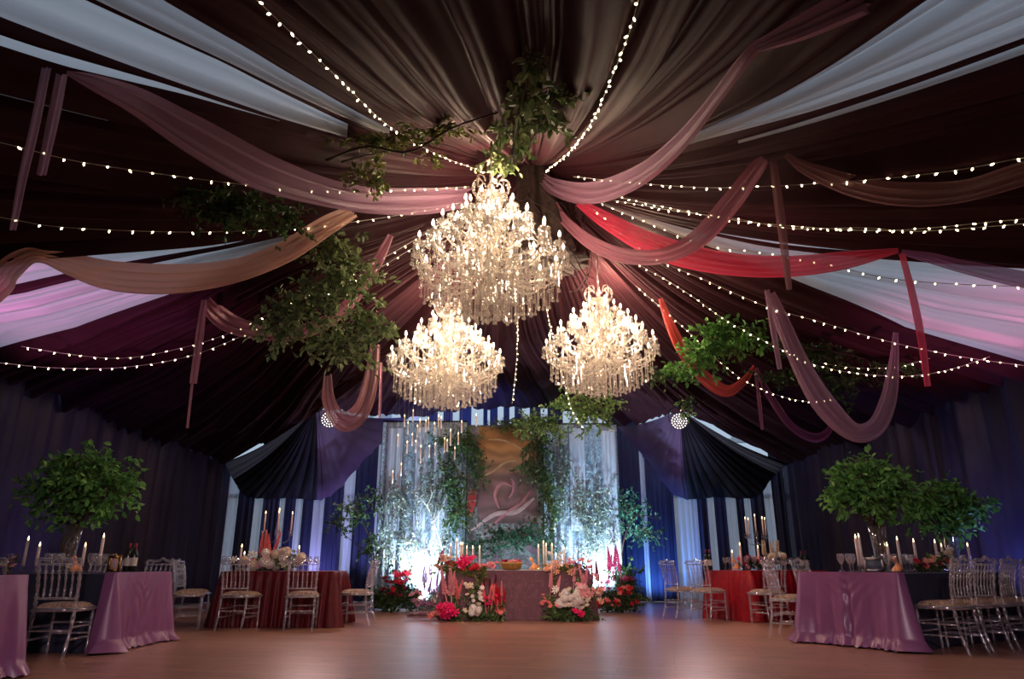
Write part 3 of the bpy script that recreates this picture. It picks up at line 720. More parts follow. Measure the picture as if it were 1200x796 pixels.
fairy('fairy lights low at left, upper of the two over the navy curtain', [(25, 406), (80, 415), (140, 420), (200, 411), (270, 390), (350, 350), (450, 302), (545, 245)], 9.4, 9.3, .16)
fairy('fairy lights low at left, lower of the two over the navy curtain', [(-5, 425), (60, 431), (140, 431), (220, 418), (290, 391), (360, 357), (450, 311), (545, 252)], 8.9, 9.3, .16)
fairy('fairy lights at upper right crossing the dark mauve swag', [(672, 207), (750, 215), (830, 220), (905, 218), (960, 215), (1050, 208), (1130, 198), (1205, 184)], 9.0, 5.3, .15)
fairy('fairy lights on the right just below the dark mauve swag', [(725, 231), (790, 245), (860, 258), (930, 265), (1010, 270), (1080, 268), (1205, 256)], 8.9, 6.0, .12)
fairy('fairy lights on the right twisted with another string above the raspberry swag', [(720, 235), (790, 247), (860, 256), (930, 268), (1010, 267), (1080, 271), (1205, 262)], 8.9, 6.05, .13)
fairy('fairy lights on the right crossing the raspberry swag and bright panel', [(700, 236), (760, 262), (830, 288), (900, 297), (960, 308), (1040, 326), (1120, 333), (1205, 336)], 9.0, 6.6, .17)
fairy('fairy lights on the right running under the bright panel', [(695, 245), (760, 298), (830, 330), (900, 360), (960, 377), (1040, 400), (1120, 417), (1205, 429)], 9.1, 8.2, .15)
fairy('fairy lights on the right crossing the mauve loop and its greenery', [(745, 308), (800, 340), (850, 375), (900, 402), (950, 426), (1000, 437), (1060, 441), (1110, 434), (1160, 418)], 9.6, 9.4, .12)
fairy('fairy lights on the right above the mauve loop, ending in branches', [(905, 405), (950, 422), (1000, 431), (1050, 430), (1090, 420)], 10.2, 9.9, .14)
fairy('fairy lights low on the right crossing the coral and plum swags', [(745, 335), (790, 374), (850, 430), (890, 455), (940, 470), (990, 467)], 10.4, 11.4, .13)
fairy('fairy lights hanging straight down behind the chandeliers', [(607, 368), (606, 410), (603, 450), (600, 473)], 12.5, 12.2, .1)
fairy('fairy lights hanging below the right chandelier into the greenery', [(640, 360), (650, 405), (663, 455), (672, 485), (686, 505)], 12.2, 12.4, .1)

# ------------------------------------------------------------------ hanging greenery
def blob(px, py, rpx, rpy, Y, cnt, o=None):
    p = under(atY(px, py, Y), .93); s = proj(p)[2]/F; q = p-(o if o is not None else 0); return (q[0], q[1], q[2], rpx*s, min(rpx, rpy)*s*.7, rpy*s, cnt)
def hang(name, label, blobs, Y=None, branch=None, **kw):
    x, y = blobs[0][:2]; p0 = under(atY(x, y, blobs[0][4]), .93)
    t = foliage(name, label, 'greenery', p0, [blob(*b[:6], o=p0) for b in blobs], **kw)
    if branch:
        mb = MB()
        for br, r0, r1 in branch:
            n = 16; P = under_path([atY(*q) for q in smoothpath(br, n)], .94)-p0; mb.tube(P, np.linspace(r0, r1, n), 6)
        mb.build('branch', 'bark', t)
    return t
GG = 'greenery hung under the ceiling'
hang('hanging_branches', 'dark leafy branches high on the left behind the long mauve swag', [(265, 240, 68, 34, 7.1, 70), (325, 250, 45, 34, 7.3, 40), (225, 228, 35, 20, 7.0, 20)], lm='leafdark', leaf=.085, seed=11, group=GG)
hang('hanging_branches', 'largest leafy mass on the left beside the lower left chandelier', [(400, 330, 54, 50, 8.4, 75), (340, 365, 52, 40, 8.4, 70), (400, 405, 54, 32, 8.6, 50), (428, 380, 34, 34, 8.6, 44), (452, 392, 14, 16, 8.7, 12), (385, 285, 45, 28, 8.2, 40), (330, 390, 40, 22, 8.4, 24)], lm='leafmid', leaf=.105, seed=12, group=GG)
hang('hanging_branches', 'bare branch with hanging vines left of the trunk hub', [(450, 165, 55, 16, 8.0, 30), (440, 205, 20, 36, 8.0, 26), (520, 152, 45, 16, 8.3, 26), (415, 205, 26, 18, 8.0, 14), (500, 185, 25, 12, 8.2, 10)], lm='leafolive', leaf=.075, seed=13, group=GG,
     branch=[([(382, 188, 7.8), (430, 172, 8.0), (480, 178, 8.2), (530, 150, 8.4), (590, 130, 8.7)], .015, .008), ([(400, 190, 7.8), (440, 180, 8.0), (510, 168, 8.3), (570, 190, 8.7)], .011, .007)])
hang('hanging_branches', 'leafy sprays sprouting over the top of the trunk hub', [(622, 108, 42, 40, 8.3, 34), (600, 150, 36, 34, 8.3, 36), (590, 185, 26, 26, 8.2, 40), (642, 140, 34, 30, 8.4, 36), (660, 108, 34, 12, 8.4, 14), (625, 75, 22, 18, 8.3, 14)], lm='leafmid', leaf=.1, seed=14, group=GG,
     branch=[([(600, 190, 8.9), (606, 140, 8.5), (618, 95, 8.3), (622, 62, 8.2)], .016, .006), ([(612, 190, 8.9), (640, 140, 8.5), (690, 110, 8.3)], .012, .005)])
hang('hanging_branches', 'fresh green clump on the right behind the coral swag', [(850, 392, 42, 28, 10.3, 80), (820, 415, 34, 26, 10.2, 60), (885, 395, 26, 24, 10.4, 30), (800, 432, 26, 16, 10.2, 26)], lm='leafbright', leaf=.1, seed=15, group=GG)
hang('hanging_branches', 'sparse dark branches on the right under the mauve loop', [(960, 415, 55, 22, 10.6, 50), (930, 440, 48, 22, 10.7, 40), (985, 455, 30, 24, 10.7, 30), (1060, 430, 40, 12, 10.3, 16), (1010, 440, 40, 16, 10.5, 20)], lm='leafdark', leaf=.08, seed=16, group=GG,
     branch=[([(900, 405, 10.4), (960, 410, 10.5), (1010, 420, 10.5), (1040, 440, 10.4)], .016, .006), ([(920, 430, 10.6), (955, 450, 10.7), (990, 470, 10.8)], .012, .006)])
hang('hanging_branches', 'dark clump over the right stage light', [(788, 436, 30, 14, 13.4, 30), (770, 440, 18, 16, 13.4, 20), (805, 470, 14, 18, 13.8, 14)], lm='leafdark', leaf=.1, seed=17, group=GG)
hang('hanging_branches', 'leafy vines hanging below the right chandelier', [(690, 480, 34, 28, 12.6, 60), (665, 470, 30, 22, 12.8, 40), (712, 470, 16, 22, 12.4, 24), (635, 495, 34, 24, 13.4, 60)], lm='leaf', leaf=.085, seed=18, group=GG)

# ------------------------------------------------------------------ stage lights
def stage_light(p, aim_rz, label):
    t = thing('stage_light', label, 'stage light', p, aim_rz, 'stage lights on the fan drape posts')
    b = MB().lathe([(.10, .16), (.155, .10), (.17, 0), (.17, -.02), (.16, -.03), (.16, -.012)], n=24)
    b.v = [(x, z, y) for x, y, z in b.v]; b.build('housing', 'blackmetal', t)
    led = MB()
    for rr, nn in ((0, 1), (.048, 6), (.096, 12), (.145, 17)):
        for k in range(nn):
            a = 2*PI*k/nn; q = MB().lathe([(.002, -.004), (.010, -.001), (.013, .012)], n=8)
            led.add([(x+rr*math.cos(a), z-.028, y+rr*math.sin(a)) for x, y, z in q.v], q.f)
    led.build('led_lenses', 'led', t)
    MB().tube(smoothpath([(-.19, .03, 0), (-.2, .03, .22), (0, .05, .32), (.2, .03, .22), (.19, .03, 0)], 16), .012, 6).build('yoke', 'blackmetal', t)
    MB().box((0, .06, .38), (.05, .05, .07)).tube([(0, .06, .4), (0, .12, .62)], .05).build('clamp', 'blackmetal', t)
    return t
p = atY(386, 492, 14.0); stage_light(p, .25, 'round stage lamp left of the backdrop, partly behind the brown swag')
p = atY(796, 494, 14.0); stage_light(p, -.25, 'round stage lamp right of the backdrop, under dark leaves')

# ------------------------------------------------------------------ floral backdrop behind the head table
def panel(name, label, px0, px1, Y, z0, z1, m, folds, amp, cat='backdrop', wave=0, seed=0):
    x0, x1 = xat(px0, Y, 1.5), xat(px1, Y, 1.5); cx = (x0+x1)/2
    G = np.array(curtain_grid((x0-cx, 0), (x1-cx, 0), 0, z1-z0, folds, amp, seed=seed, m=16))
    o = MB().grid(G).build(name, m, loc=(cx, Y, z0)); return tag(o, label, cat)
bt = thing('backdrop', 'draped leafy tapestry panel left of the mural, glowing white at its foot', 'backdrop', (xat(490, 14.8, 1.5), 14.8, 0))
w0 = (xat(442, 14.8, 1.5)-bt.location.x, xat(545, 14.8, 1.5)-bt.location.x)
MB().grid(curtain_grid((w0[0], 0), (w0[1], 0), .02, 3.75, 9, .04, seed=41, m=16)).build('cloth', 'tapestry', bt)
MB().tube([(w0[0], 0, 3.77), (w0[1], 0, 3.77)], .02).tube([(w0[0], .03, 0), (w0[0], .03, 3.77)], .02).tube([(w0[1], .03, 0), (w0[1], .03, 3.77)], .02).build('frame', 'blackmetal', bt)
bt = thing('backdrop', 'draped leafy tapestry panel right of the mural, with pale sheer folds', 'backdrop', (xat(685, 14.8, 1.5), 14.8, 0))
w0 = (xat(638, 14.8, 1.5)-bt.location.x, xat(728, 14.8, 1.5)-bt.location.x)
MB().grid(curtain_grid((w0[0], 0), (w0[1], 0), .02, 3.7, 8, .05, seed=42, m=16)).build('cloth', 'tapestry', bt)
MB().tube([(w0[0], 0, 3.72), (w0[1], 0, 3.72)], .02).tube([(w0[0], .03, 0), (w0[0], .03, 3.72)], .02).tube([(w0[1], .03, 0), (w0[1], .03, 3.72)], .02).build('frame', 'blackmetal', bt)
for q0, q1, zt, side in ((452, 470, 3.6, 'left'), (486, 500, 3.62, 'left'), (508, 522, 3.62, 'left'), (668, 686, 3.6, 'right'), (706, 724, 3.55, 'right')):
    k += 1; x0, x1 = xat(q0, 14.68, 2.5), xat(q1, 14.68, 2.5); L = x1-x0
    Gs = np.array(curtain_grid((-L/2, 0), (L/2, 0), 0, 2.1, 3, .03, seed=k, m=14)); tag(MB().grid(Gs).build('sheer_curtain', 'sheercurtain', loc=((x0+x1)/2, 14.68, zt-2.1)), 'lilac white sheer strip hanging over the upper %s tapestry panel' % side, 'curtain', 'sheer strips over the %s tapestry panel' % side)
# mural between them
def mural_mat():
    m, nt, out = mat('painted_canvas'); tc = N(nt, 'ShaderNodeTexCoord'); sp = N(nt, 'ShaderNodeSeparateXYZ'); nt.links.new(tc.outputs['Generated'], sp.inputs[0])
    nz = N(nt, 'ShaderNodeTexNoise', Scale=2.6, Detail=4, Distortion=1.2); nt.links.new(tc.outputs['Object'], nz.inputs['Vector'])
    ad = N(nt, 'ShaderNodeMath', operation='MULTIPLY_ADD'); ad.inputs[1].default_value = .22; nt.links.new(nz.outputs['Fac'], ad.inputs[0]); nt.links.new(sp.outputs['Z'], ad.inputs[2])
    r = N(nt, 'ShaderNodeValToRGB'); el = r.color_ramp.elements
    cs = [(.0, (.07, .05, .06)), (.25, (.10, .055, .065)), (.42, (.13, .065, .075)), (.58, (.12, .065, .06)), (.70, (.22, .12, .07)), (.84, (.28, .14, .05)), (1.1, (.28, .13, .04))]
    for i, (p_, c_) in enumerate(cs):
        e = el[i] if i < 2 else el.new(min(1, p_)); e.position = min(1, p_); e.color = rgba(c_)
    nt.links.new(ad.outputs[0], r.inputs['Fac'])
    w = N(nt, 'ShaderNodeTexWave', Scale=1.1, Distortion=9, Detail=3); w.wave_type = 'RINGS'; nt.links.new(tc.outputs['Object'], w.inputs['Vector'])
    r2 = N(nt, 'ShaderNodeValToRGB'); r2.color_ramp.elements[0].color = (.6, .6, .6, 1); r2.color_ramp.elements[1].color = (1.25, 1.2, 1.2, 1); nt.links.new(w.outputs['Fac'], r2.inputs['Fac'])
    mx = N(nt, 'ShaderNodeMix', data_type='RGBA', blend_type='MULTIPLY'); mx.inputs[0].default_value = .8; nt.links.new(r.outputs['Color'], mx.inputs[6]); nt.links.new(r2.outputs['Color'], mx.inputs[7])
    b = N(nt, 'ShaderNodeBsdfPrincipled', Roughness=.7); nt.links.new(mx.outputs[2], b.inputs['Base Color']); nt.links.new(b.outputs[0], out.inputs['Surface']); return m
mu = thing('mural', 'ochre and plum painted canvas at the middle of the backdrop', 'mural', (xat(590, 14.9, 1.5), 14.9, 0))
mx0, mx1 = xat(530, 14.9, 1.5)-mu.location.x, xat(645, 14.9, 1.5)-mu.location.x
MB().box(((mx0+mx1)/2, 0, 1.88), ((mx1-mx0)/2, .02, 1.83)).build('backing_cloth', 'tapdark', mu, smooth=False)
c0, c1 = xat(560, 14.86, 2.6)-mu.location.x, xat(629, 14.86, 2.6)-mu.location.x
MB().box(((c0+c1)/2, -.03, 2.66), ((c1-c0)/2, .01, 1.0)).build('canvas', mural_mat(), mu, smooth=False)
MB().tube([(mx0, .05, 0), (mx0, .05, 3.7)], .025).tube([(mx1, .05, 0), (mx1, .05, 3.7)], .025).build('frame', 'blackmetal', mu)
def stroke(pxs, w, m, nm):
    b = MB(); G = []; S = smoothpath(pxs, 24)
    for i, (x, y) in enumerate(S):
        a = atY(x, y, 14.85)-np.array(mu.location); t = S[min(i+1, 23)]-S[max(i-1, 0)]; t = t/np.linalg.norm(t); ww = w*math.sin(PI*(i+1.5)/27)**.6/60
        nrm = np.array([t[1], 0, t[0]]); G.append([a-nrm*ww, a+np.array([0, -.006, 0]), a+nrm*ww])
    b.grid(G).build(nm, m, mu)
paleP = simple('pale_paint', (.26, .20, .22), .7); ochre = simple('ochre_paint', (.34, .23, .13), .7); pinkp = simple('dusty_pink_paint', (.24, .10, .12), .7); redp = simple('red_paint', (.38, .04, .05), .7); dk = simple('plum_paint', (.09, .05, .06), .7)
for pts, w, m in [([(572, 515), (590, 516), (608, 524), (622, 536)], 1.3, ochre), ([(552, 622), (580, 603), (605, 600), (626, 584)], 3, paleP), ([(565, 628), (590, 604), (610, 590), (622, 575)], 2, pinkp),
                  ([(585, 596), (580, 580), (588, 566), (600, 570)], 2.2, pinkp), ([(594, 590), (603, 580), (605, 562), (598, 556)], 3.4, dk), ([(596, 584), (601, 577), (602, 566), (599, 561)], 1.6, pinkp), ([(608, 590), (616, 578), (622, 566), (624, 556)], 2, dk), ([(560, 562), (578, 552), (592, 542), (604, 540)], 1.5, ochre)]:
    stroke(pts, w, m, 'brush_stroke')
stroke([(550, 606), (552, 592), (554, 580), (556, 574)], 5, redp, 'brush_stroke'); stroke([(547, 588), (553, 587), (559, 587)], 2, paleP, 'brush_stroke'); stroke([(548, 578), (553, 577), (559, 578)], 1.2, paleP, 'brush_stroke')
# ivy and branches over the backdrop
IV = 'ivy and vines on the backdrop'
def vine(label, blobs, **kw): return hang('ivy_vine', label, blobs, group=IV, **kw)
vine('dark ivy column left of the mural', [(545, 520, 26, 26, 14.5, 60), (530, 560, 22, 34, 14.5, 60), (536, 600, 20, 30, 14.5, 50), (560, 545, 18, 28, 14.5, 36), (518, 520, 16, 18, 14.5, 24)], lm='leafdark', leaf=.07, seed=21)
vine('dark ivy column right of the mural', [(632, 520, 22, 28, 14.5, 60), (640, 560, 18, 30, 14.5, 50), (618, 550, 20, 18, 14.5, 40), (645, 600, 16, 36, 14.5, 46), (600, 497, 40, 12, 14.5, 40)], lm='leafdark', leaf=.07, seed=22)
vine('blue green foliage low behind the head table', [(590, 630, 34, 20, 14.3, 70), (615, 625, 26, 22, 14.3, 60), (560, 640, 28, 16, 14.3, 40), (640, 640, 22, 20, 14.3, 40)], lm='leafteal', leaf=.06, seed=23)
vine('silvery vines trailing over the left tapestry panel', [(465, 590, 28, 40, 14.6, 60), (500, 580, 26, 50, 14.6, 60), (480, 640, 32, 30, 14.6, 40), (450, 640, 14, 40, 14.6, 30), (520, 640, 14, 30, 14.6, 30)], lm='leafsage', leaf=.055, seed=24)
vine('silvery vines trailing over the right tapestry panel', [(680, 590, 22, 40, 14.6, 60), (705, 600, 22, 50, 14.6, 60), (690, 640, 28, 30, 14.6, 40), (660, 560, 14, 60, 14.6, 50)], lm='leafsage', leaf=.055, seed=25)
def bare(label, blobs, seed, branch, lm='leafdark'): return hang('branch_decoration', label, blobs, seed=seed, lm=lm, leaf=.07, group='leafy branches beside the backdrop', branch=branch)
bare('leafy branch spreading left of the backdrop over the curtains', [(412, 600, 28, 26, 14.7, 40), (432, 640, 18, 30, 14.7, 30), (395, 612, 18, 16, 14.7, 14), (436, 580, 16, 24, 14.7, 16)], 26, [([(440, 700, 14.8), (436, 640, 14.8), (418, 605, 14.7), (392, 590, 14.7)], .02, .006), ([(436, 650, 14.8), (420, 640, 14.7), (398, 622, 14.7)], .012, .005)])
bare('leafy branch spreading right of the backdrop over the blue curtains', [(742, 600, 26, 26, 14.7, 44), (755, 625, 28, 18, 14.7, 30), (728, 590, 14, 30, 14.7, 24)], 27, [([(726, 700, 14.8), (730, 640, 14.8), (745, 605, 14.7), (775, 610, 14.7)], .02, .006)], 'leafteal')
pb = thing('branch_decoration', 'pale bleached branch arching over the left tapestry panel', 'branch', atY(512, 640, 14.5)); b = MB(); p0 = np.array(pb.location)
for br in ([(520, 650), (510, 615), (498, 590), (480, 575)], [(508, 612), (518, 596), (524, 580)], [(500, 594), (506, 580), (504, 570)]):
    b.tube(smoothpath([atY(x, y, 14.45)-p0 for x, y in br], 12), np.linspace(.017, .006, 12), 5)
b.build('branch', 'twigpale', pb)
# floating candles on threads
for i, (x, y) in enumerate([(474, 494), (484, 488), (478, 502), (492, 499), (499, 500), (502, 497), (514, 494), (517, 496), (509, 503), (489, 506), (466, 517), (483, 516), (487, 524), (503, 530), (477, 525), (493, 536), (493, 530), (510, 527), (521, 521), (528, 516), (521, 524), (524, 523), (528, 511), (537, 515), (541, 501), (558, 493), (533, 532), (470, 551), (460, 560)]):
    p = atY(x, y, 13.6); top = ceil_hit(x, y, .99)
    t = thing('hanging_candle', 'slim ivory candle floating on a thread in front of the left backdrop panel', 'candle', p-np.array([0, 0, .11]), 0, 'candles floating over the backdrop')
    MB().lathe([(.014, 0), (.014, .2), (.006, .205)], n=8).build('wax', 'wax', t); MB().lathe([(.002, .205), (.009, .222), (.002, .25)], n=6).build('flame', 'flame', t)
    MB().tube([(0, 0, .25), (0, 0, 4.45-p[2])], .0012, 3).build('thread', 'wire', t)
rod = MB().tube([atY(452, 493, 13.6), atY(545, 491, 13.6)], .012); 

# ------------------------------------------------------------------ tables
def cloth(mb, outline, z0, top, folds, flare, seed, closed=True, drop_to=0.005, corner=.05, puddle=0, nz=14, pw=1.1):
    """skirt hanging from an outline (list of xy), flaring and folding towards the floor"""
    r = np.random.default_rng(seed); O = [np.array(p, float) for p in outline]; seg = list(zip(O, O[1:]+([O[0]] if closed else [])))
    if not closed: seg = seg[:-1] if len(seg) == len(O) else seg
    S = []; tot = 0
    for a, b in seg: L = np.linalg.norm(b-a); S.append((tot, L, a, b)); tot += L
    n = int(tot/.022); G = []; ph = r.uniform(0, 6, 8)
    for i in range(n+(0 if closed else 1)):
        s = tot*i/n
        for s0, L, a, b in S:
            if s <= s0+L+1e-6: break
        u = (s-s0)/L; p = a+(b-a)*u; d = (b-a)/L; nn = np.array([d[1], -d[0]])
        cr = 0
        for q in O if closed else O[1:-1]: cr = max(cr, math.exp(-(np.linalg.norm(p-q)/.16)**2)); 
        w = s/tot*folds*2*PI+1.1*math.sin(s*3.1+ph[0])+.7*math.sin(s*7.3+ph[1]); row = []
        for j in range(nz):
            v = j/(nz-1); am = flare*v**pw
            off = am*(1+.55*math.sin(w+.4*v)+.25*math.sin(2.2*w+ph[2]+v))+cr*corner*v*2.2
            q = p+nn*off; z = z0-(z0-drop_to)*v
            if puddle and v > .86: q = q+nn*puddle*(v-.86)/.14*(1+.5*math.sin(w*1.7)); z = max(z, .006)+.02*abs(math.sin(w*2.1))*(v-.86)/.14
            row.append((q[0], q[1], z))
        G.append(row)
    mb.grid(G, closed)
    if top: mb.add([(p[0], p[1], z0) for p in O], [tuple(range(len(O)))])
def table_under(loc, rz, L, W, label):
    t = thing('banquet_table', label, 'table', loc, rz, None)
    MB().box((0, 0, .735), (L/2-.02, W/2-.02, .012)).build('table_top', 'twig', t)
    for sx in (-1, 1):
        for sy in (-1, 1): MB().box((sx*(L/2-.12), sy*(W/2-.12), .361), (.025, .025, .361)).build('leg', 'blackmetal', t)
    return t
def rect(L, W): return [(-L/2, -W/2), (L/2, -W/2), (L/2, W/2), (-L/2, W/2)]
def dressed(c, rz, L, W, m, clab, tlab, folds=26, flare=.045, seed=0, name='tablecloth', zt=.76):
    table_under((c[0], c[1], 0), rz, L, W, tlab)
    b = MB(); cloth(b, rect(L, W), zt, True, folds, flare, seed, pw=.45 if m in ('velvet', 'redsatin') else 1.1); o = b.build(name, m, loc=(c[0], c[1], 0), rz=rz); tag(o, clab, 'tablecloth')
    return o
def overlay(c, rz, L, W, depth, clab, seed, gather=True):
    """satin laid over the table end at local -x, falling to the floor on three sides"""
    b = MB(); x0 = -L/2-.055; x1 = -L/2+depth; w = W/2+.05
    pts = [(x1, w), (x0, w), (x0, -w), (x1, -w)]
    cloth(b, pts, .772, False, 5.2, .035, seed, closed=False, corner=.055, puddle=.05, nz=34)
    b.v = [(x, y, z) for x, y, z in b.v]
    if gather:   # ruched seam down the middle of the end
        nv = []
        for x, y, z in b.v:
            if x < x0+.02 and abs(y) < w-.08:
                k = math.exp(-(y/.022)**2); dr = math.exp(-abs(y)/.16)*math.sin(PI*min(1, max(0, z/.77)))
                x += .03*k*math.sin(PI*min(1, z/.77))-.014*dr*math.sin((z-1.1*abs(y))*40+3*math.sin(z*9))-.02*math.exp(-((abs(y)-.07)/.05)**2)*(1-z)
            nv.append((x, y, z))
        b.v = nv
    n = 8; b.grid([[(x0+(x1-x0)*i/n, -w+2*w*j/n, .7725) for j in range(n+1)] for i in range(n+1)])
    return tag(b.build('satin_overlay', 'satin', loc=(c[0], c[1], 0), rz=rz), clab, 'tablecloth', None)
# left front table: long side faces the camera, its end (facing +X) dressed in satin
TLF = (-5.50, 8.3); TLL, TLW = 2.66, 1.15
dressed(TLF, PI, TLL, TLW, 'navycloth', 'dark navy tablecloth on the front left table behind a clear chair', 'banquet table under navy cloth at front left', 20, .03, 51)
overlay(TLF, PI, TLL, TLW, .06, 'lavender satin overlay on the end of the left table, beside the navy cloth', 52)
# its neighbour nearer the camera: only its satin end reaches the frame
dressed((-5.42, 5.55), PI, 2.66, 1.15, 'navycloth', 'dark navy tablecloth cut off by the lower left frame edge', 'banquet table cut off by the lower left frame edge', 20, .03, 53)
overlay((-5.42, 5.55), PI, 2.66, 1.15, .06, 'sliver of lavender satin at the lower left frame edge', 54)
# left rear table in red velvet
TLR = (-3.42, 11.2)
dressed(TLR, .03, 1.62, 1.0, 'velvet', 'dark red velvet tablecloth on the rear left table', 'banquet table under red velvet at rear left', 40, .055, 55)
# right front table turned towards the dance floor
RFA = math.radians(33); ul = np.array([math.cos(RFA), math.sin(RFA)]); un = np.array([-math.sin(RFA), math.cos(RFA)])
TRL, TRW = 2.5, 1.1; TRE = np.array([3.77, 8.28]); TRF = TRE+ul*(TRL/2)
dressed(TRF, RFA, TRL, TRW, 'navycloth', 'slate navy tablecloth on the front right table behind clear chairs', 'banquet table under navy cloth at front right', 20, .03, 56)
overlay(TRF, RFA, TRL, TRW, .06, 'mauve satin overlay on the end of the right table, with a ruched seam', 57)
# right rear table in red velvet
RRA = math.radians(30); vl = np.array([math.cos(RRA), math.sin(RRA)]); vn = np.array([-math.sin(RRA), math.cos(RRA)])
TRRE = np.array([3.55, 12.15]); TRR = TRRE+vl*.95
dressed(TRR, RRA, 1.9, .95, 'redsatin', 'bright red velvet tablecloth on the rear right table', 'banquet table under red velvet at rear right', 40, .055, 58)
# head table
HT = (xat(607, 12.4, .76), 12.45)
dressed(HT, 0, 2.35, .8, 'sequin', 'sequinned plum cloth on the head table in front of the mural', 'head table under plum cloth before the mural', 22, .02, 59)
ht = tag(MB().box((0, 0, .004), (1.1, .3, .004)).build('table_runner', 'label', loc=(HT[0], HT[1]-.05, .762), smooth=False), 'pale runner along the top of the head table', 'runner')

# ------------------------------------------------------------------ clear acrylic chairs
cp = thing('acrylic_chair', 'x', 'chair', (0, 0, 0), 0, 'clear acrylic banquet chairs')
def turned(p0, p1, rb=.015, rings=(.12, .2, .55, .7, .82), curve=0):
    p0, p1 = np.array(p0, float), np.array(p1, float); pts, rad = [], []
    for i in range(25):
        u = i/24; q = p0+(p1-p0)*u+np.array([0, curve*math.sin(PI*u), 0]); pts.append(q)
        rr = rb*(.8+.2*u)
        for c_ in rings: rr += rb*.55*math.exp(-((u-c_)/.022)**2)
        rad.append(rr)
    return MB().tube(pts, rad, 8)
MB().box((0, 0, .435), (.2, .2, .014)).tube([(-.2, .2, .435), (.2, .2, .435)], .02).tube([(-.2, -.2, .435), (.2, -.2, .435)], .02).tube([(-.2, -.2, .435), (-.2, .2, .435)], .02).tube([(.2, -.2, .435), (.2, .2, .435)], .02).build('seat', 'acryl', cp)
cu = MB(); G = []
for i in range(11):
    row = []
    for j in range(11):
        x, y = -1+.2*i, -1+.2*j; e = (1-abs(x)**4)*(1-abs(y)**4); row.append((x*.195, y*.195+.005, .452+.05*e**.4))
    G.append(row)
cu.grid(G); cu.grid([[(a*.195, b_*.195+.005, .452) for b_ in (-1, 1)] for a in (-1, 1)]); cu.build('cushion', 'cushion', cp)
for sx in (-1, 1):
    turned((sx*.185, .185, 0), (sx*.185, .185, .43)).build('leg', 'acryl', cp)
    pts = smoothpath([(sx*.185, -.27, 0), (sx*.185, -.215, .2), (sx*.185, -.19, .44)], 14)
    MB().tube(pts, [.015+.008*math.exp(-((i-11)/.7)**2)+.006*math.exp(-((i-4)/.7)**2) for i in range(14)], 8).build('leg', 'acryl', cp)
    pts = smoothpath([(sx*.185, -.19, .44), (sx*.188, -.205, .65), (sx*.195, -.26, .89)], 22)
    MB().tube(pts, [.014+.008*max(math.exp(-((i-c_)/.6)**2) for c_ in (3, 6, 11, 14, 17)) for i in range(22)], 8).build('back_post', 'acryl', cp)
    MB().tube([(sx*.185, -.205, .28), (sx*.185, .185, .28)], .011).tube([(sx*.185, -.23, .17), (sx*.185, .185, .17)], .011).build('stretcher', 'acryl', cp)
MB().tube([(-.185, .185, .30), (.185, .185, .30)], .011).tube([(-.185, .185, .2), (.185, .185, .2)], .011).build('stretcher', 'acryl', cp)
MB().tube([(-.185, -.215, .25), (.185, -.215, .25)], .011).build('stretcher', 'acryl', cp)
MB().tube([(-.187, -.197, .54), (.187, -.197, .54)], .013).build('lower_rail', 'acryl', cp)
MB().tube(smoothpath([(-.215, -.262, .865), (-.19, -.263, .90), (-.1, -.265, .895), (-.045, -.266, .905), (0, -.268, .93), (.045, -.266, .905), (.1, -.265, .895), (.19, -.263, .90), (.215, -.262, .865)], 30), .017, 8).tube([(-.19, -.252, .855), (.19, -.252, .855)], .012).build('crest_rail', 'acryl', cp)
for k in range(5):
    x = (k-2)*.062
    pts = smoothpath([(x, -.197, .54), (x*1.01, -.208, .68), (x*1.03, -.255, .865)], 20)
    MB().tube(pts, [.008+.007*max(math.exp(-((i-c_)/.7)**2) for c_ in (3, 6, 12, 15)) for i in range(20)], 6).build('spindle', 'acryl', cp)
first = [True]
def chair(x, y, face, label):
    """face: the way a sitter looks, degrees from +X"""
    rz = math.radians(face-90)
    if first[0]: first[0] = False; cp.location = (x, y, 0); cp.rotation_euler = (0, 0, rz); cp['label'] = label; return cp
    return dup(cp, (x, y, 0), rz, label)
chair(-4.42, 7.40, 95, 'clear acrylic chair with brown cushion at the navy side of the left front table')
chair(-5.12, 7.38, 92, 'clear acrylic chair half cut off by the left frame edge at the navy table')
chair(-4.55, 9.28, -92, 'clear acrylic chair on the far side of the lavender table end, only its back showing')
chair(-5.25, 9.28, -88, 'clear acrylic chair behind the candles on the far side of the left front table')
chair(-4.62, 10.62, 25, 'clear acrylic chair at the left end of the rear left red table, nearest the camera')
chair(-4.85, 11.3, 5, 'clear acrylic chair at the left end of the rear left red table, behind another')
chair(-4.28, 12.05, -70, 'clear acrylic chair at the far left corner of the rear left red table')
chair(-3.78, 10.4, 82, 'clear acrylic chair before the rear left red table, left of the two at its front')
chair(-2.92, 10.42, 98, 'clear acrylic chair before the rear left red table, right of the two at its front')
chair(-2.34, 11.2, 176, 'clear acrylic chair in profile at the right end of the rear left red table')
chair(2.86, 12.55, 22, 'clear acrylic chair in profile at the left end of the rear right red table')
chair(3.16, 11.98, 40, 'clear acrylic chair before the bright red velvet of the rear right table, turned away')
chair(3.86, 11.25, 108, 'clear acrylic chair turned away at the long side of the rear right red table')
chair(*(TRE+ul*.28+un*.98), -38, 'clear acrylic chair on the far side of the mauve satin table, beside its overlay')
chair(*(TRE+ul*.95+un*1.02), -52, 'clear acrylic chair behind the mauve satin table, only its back showing')
for s, lab in ((.28, 'nearest the mauve satin'), (.78, 'second from the mauve satin'), (1.28, 'third from the mauve satin'), (1.78, 'fourth from the mauve satin')):
    q = TRE+ul*s-un*(TRW/2+.29); chair(q[0], q[1], 123+random.uniform(-4, 4), 'clear chair along the navy side of the right table, '+lab)

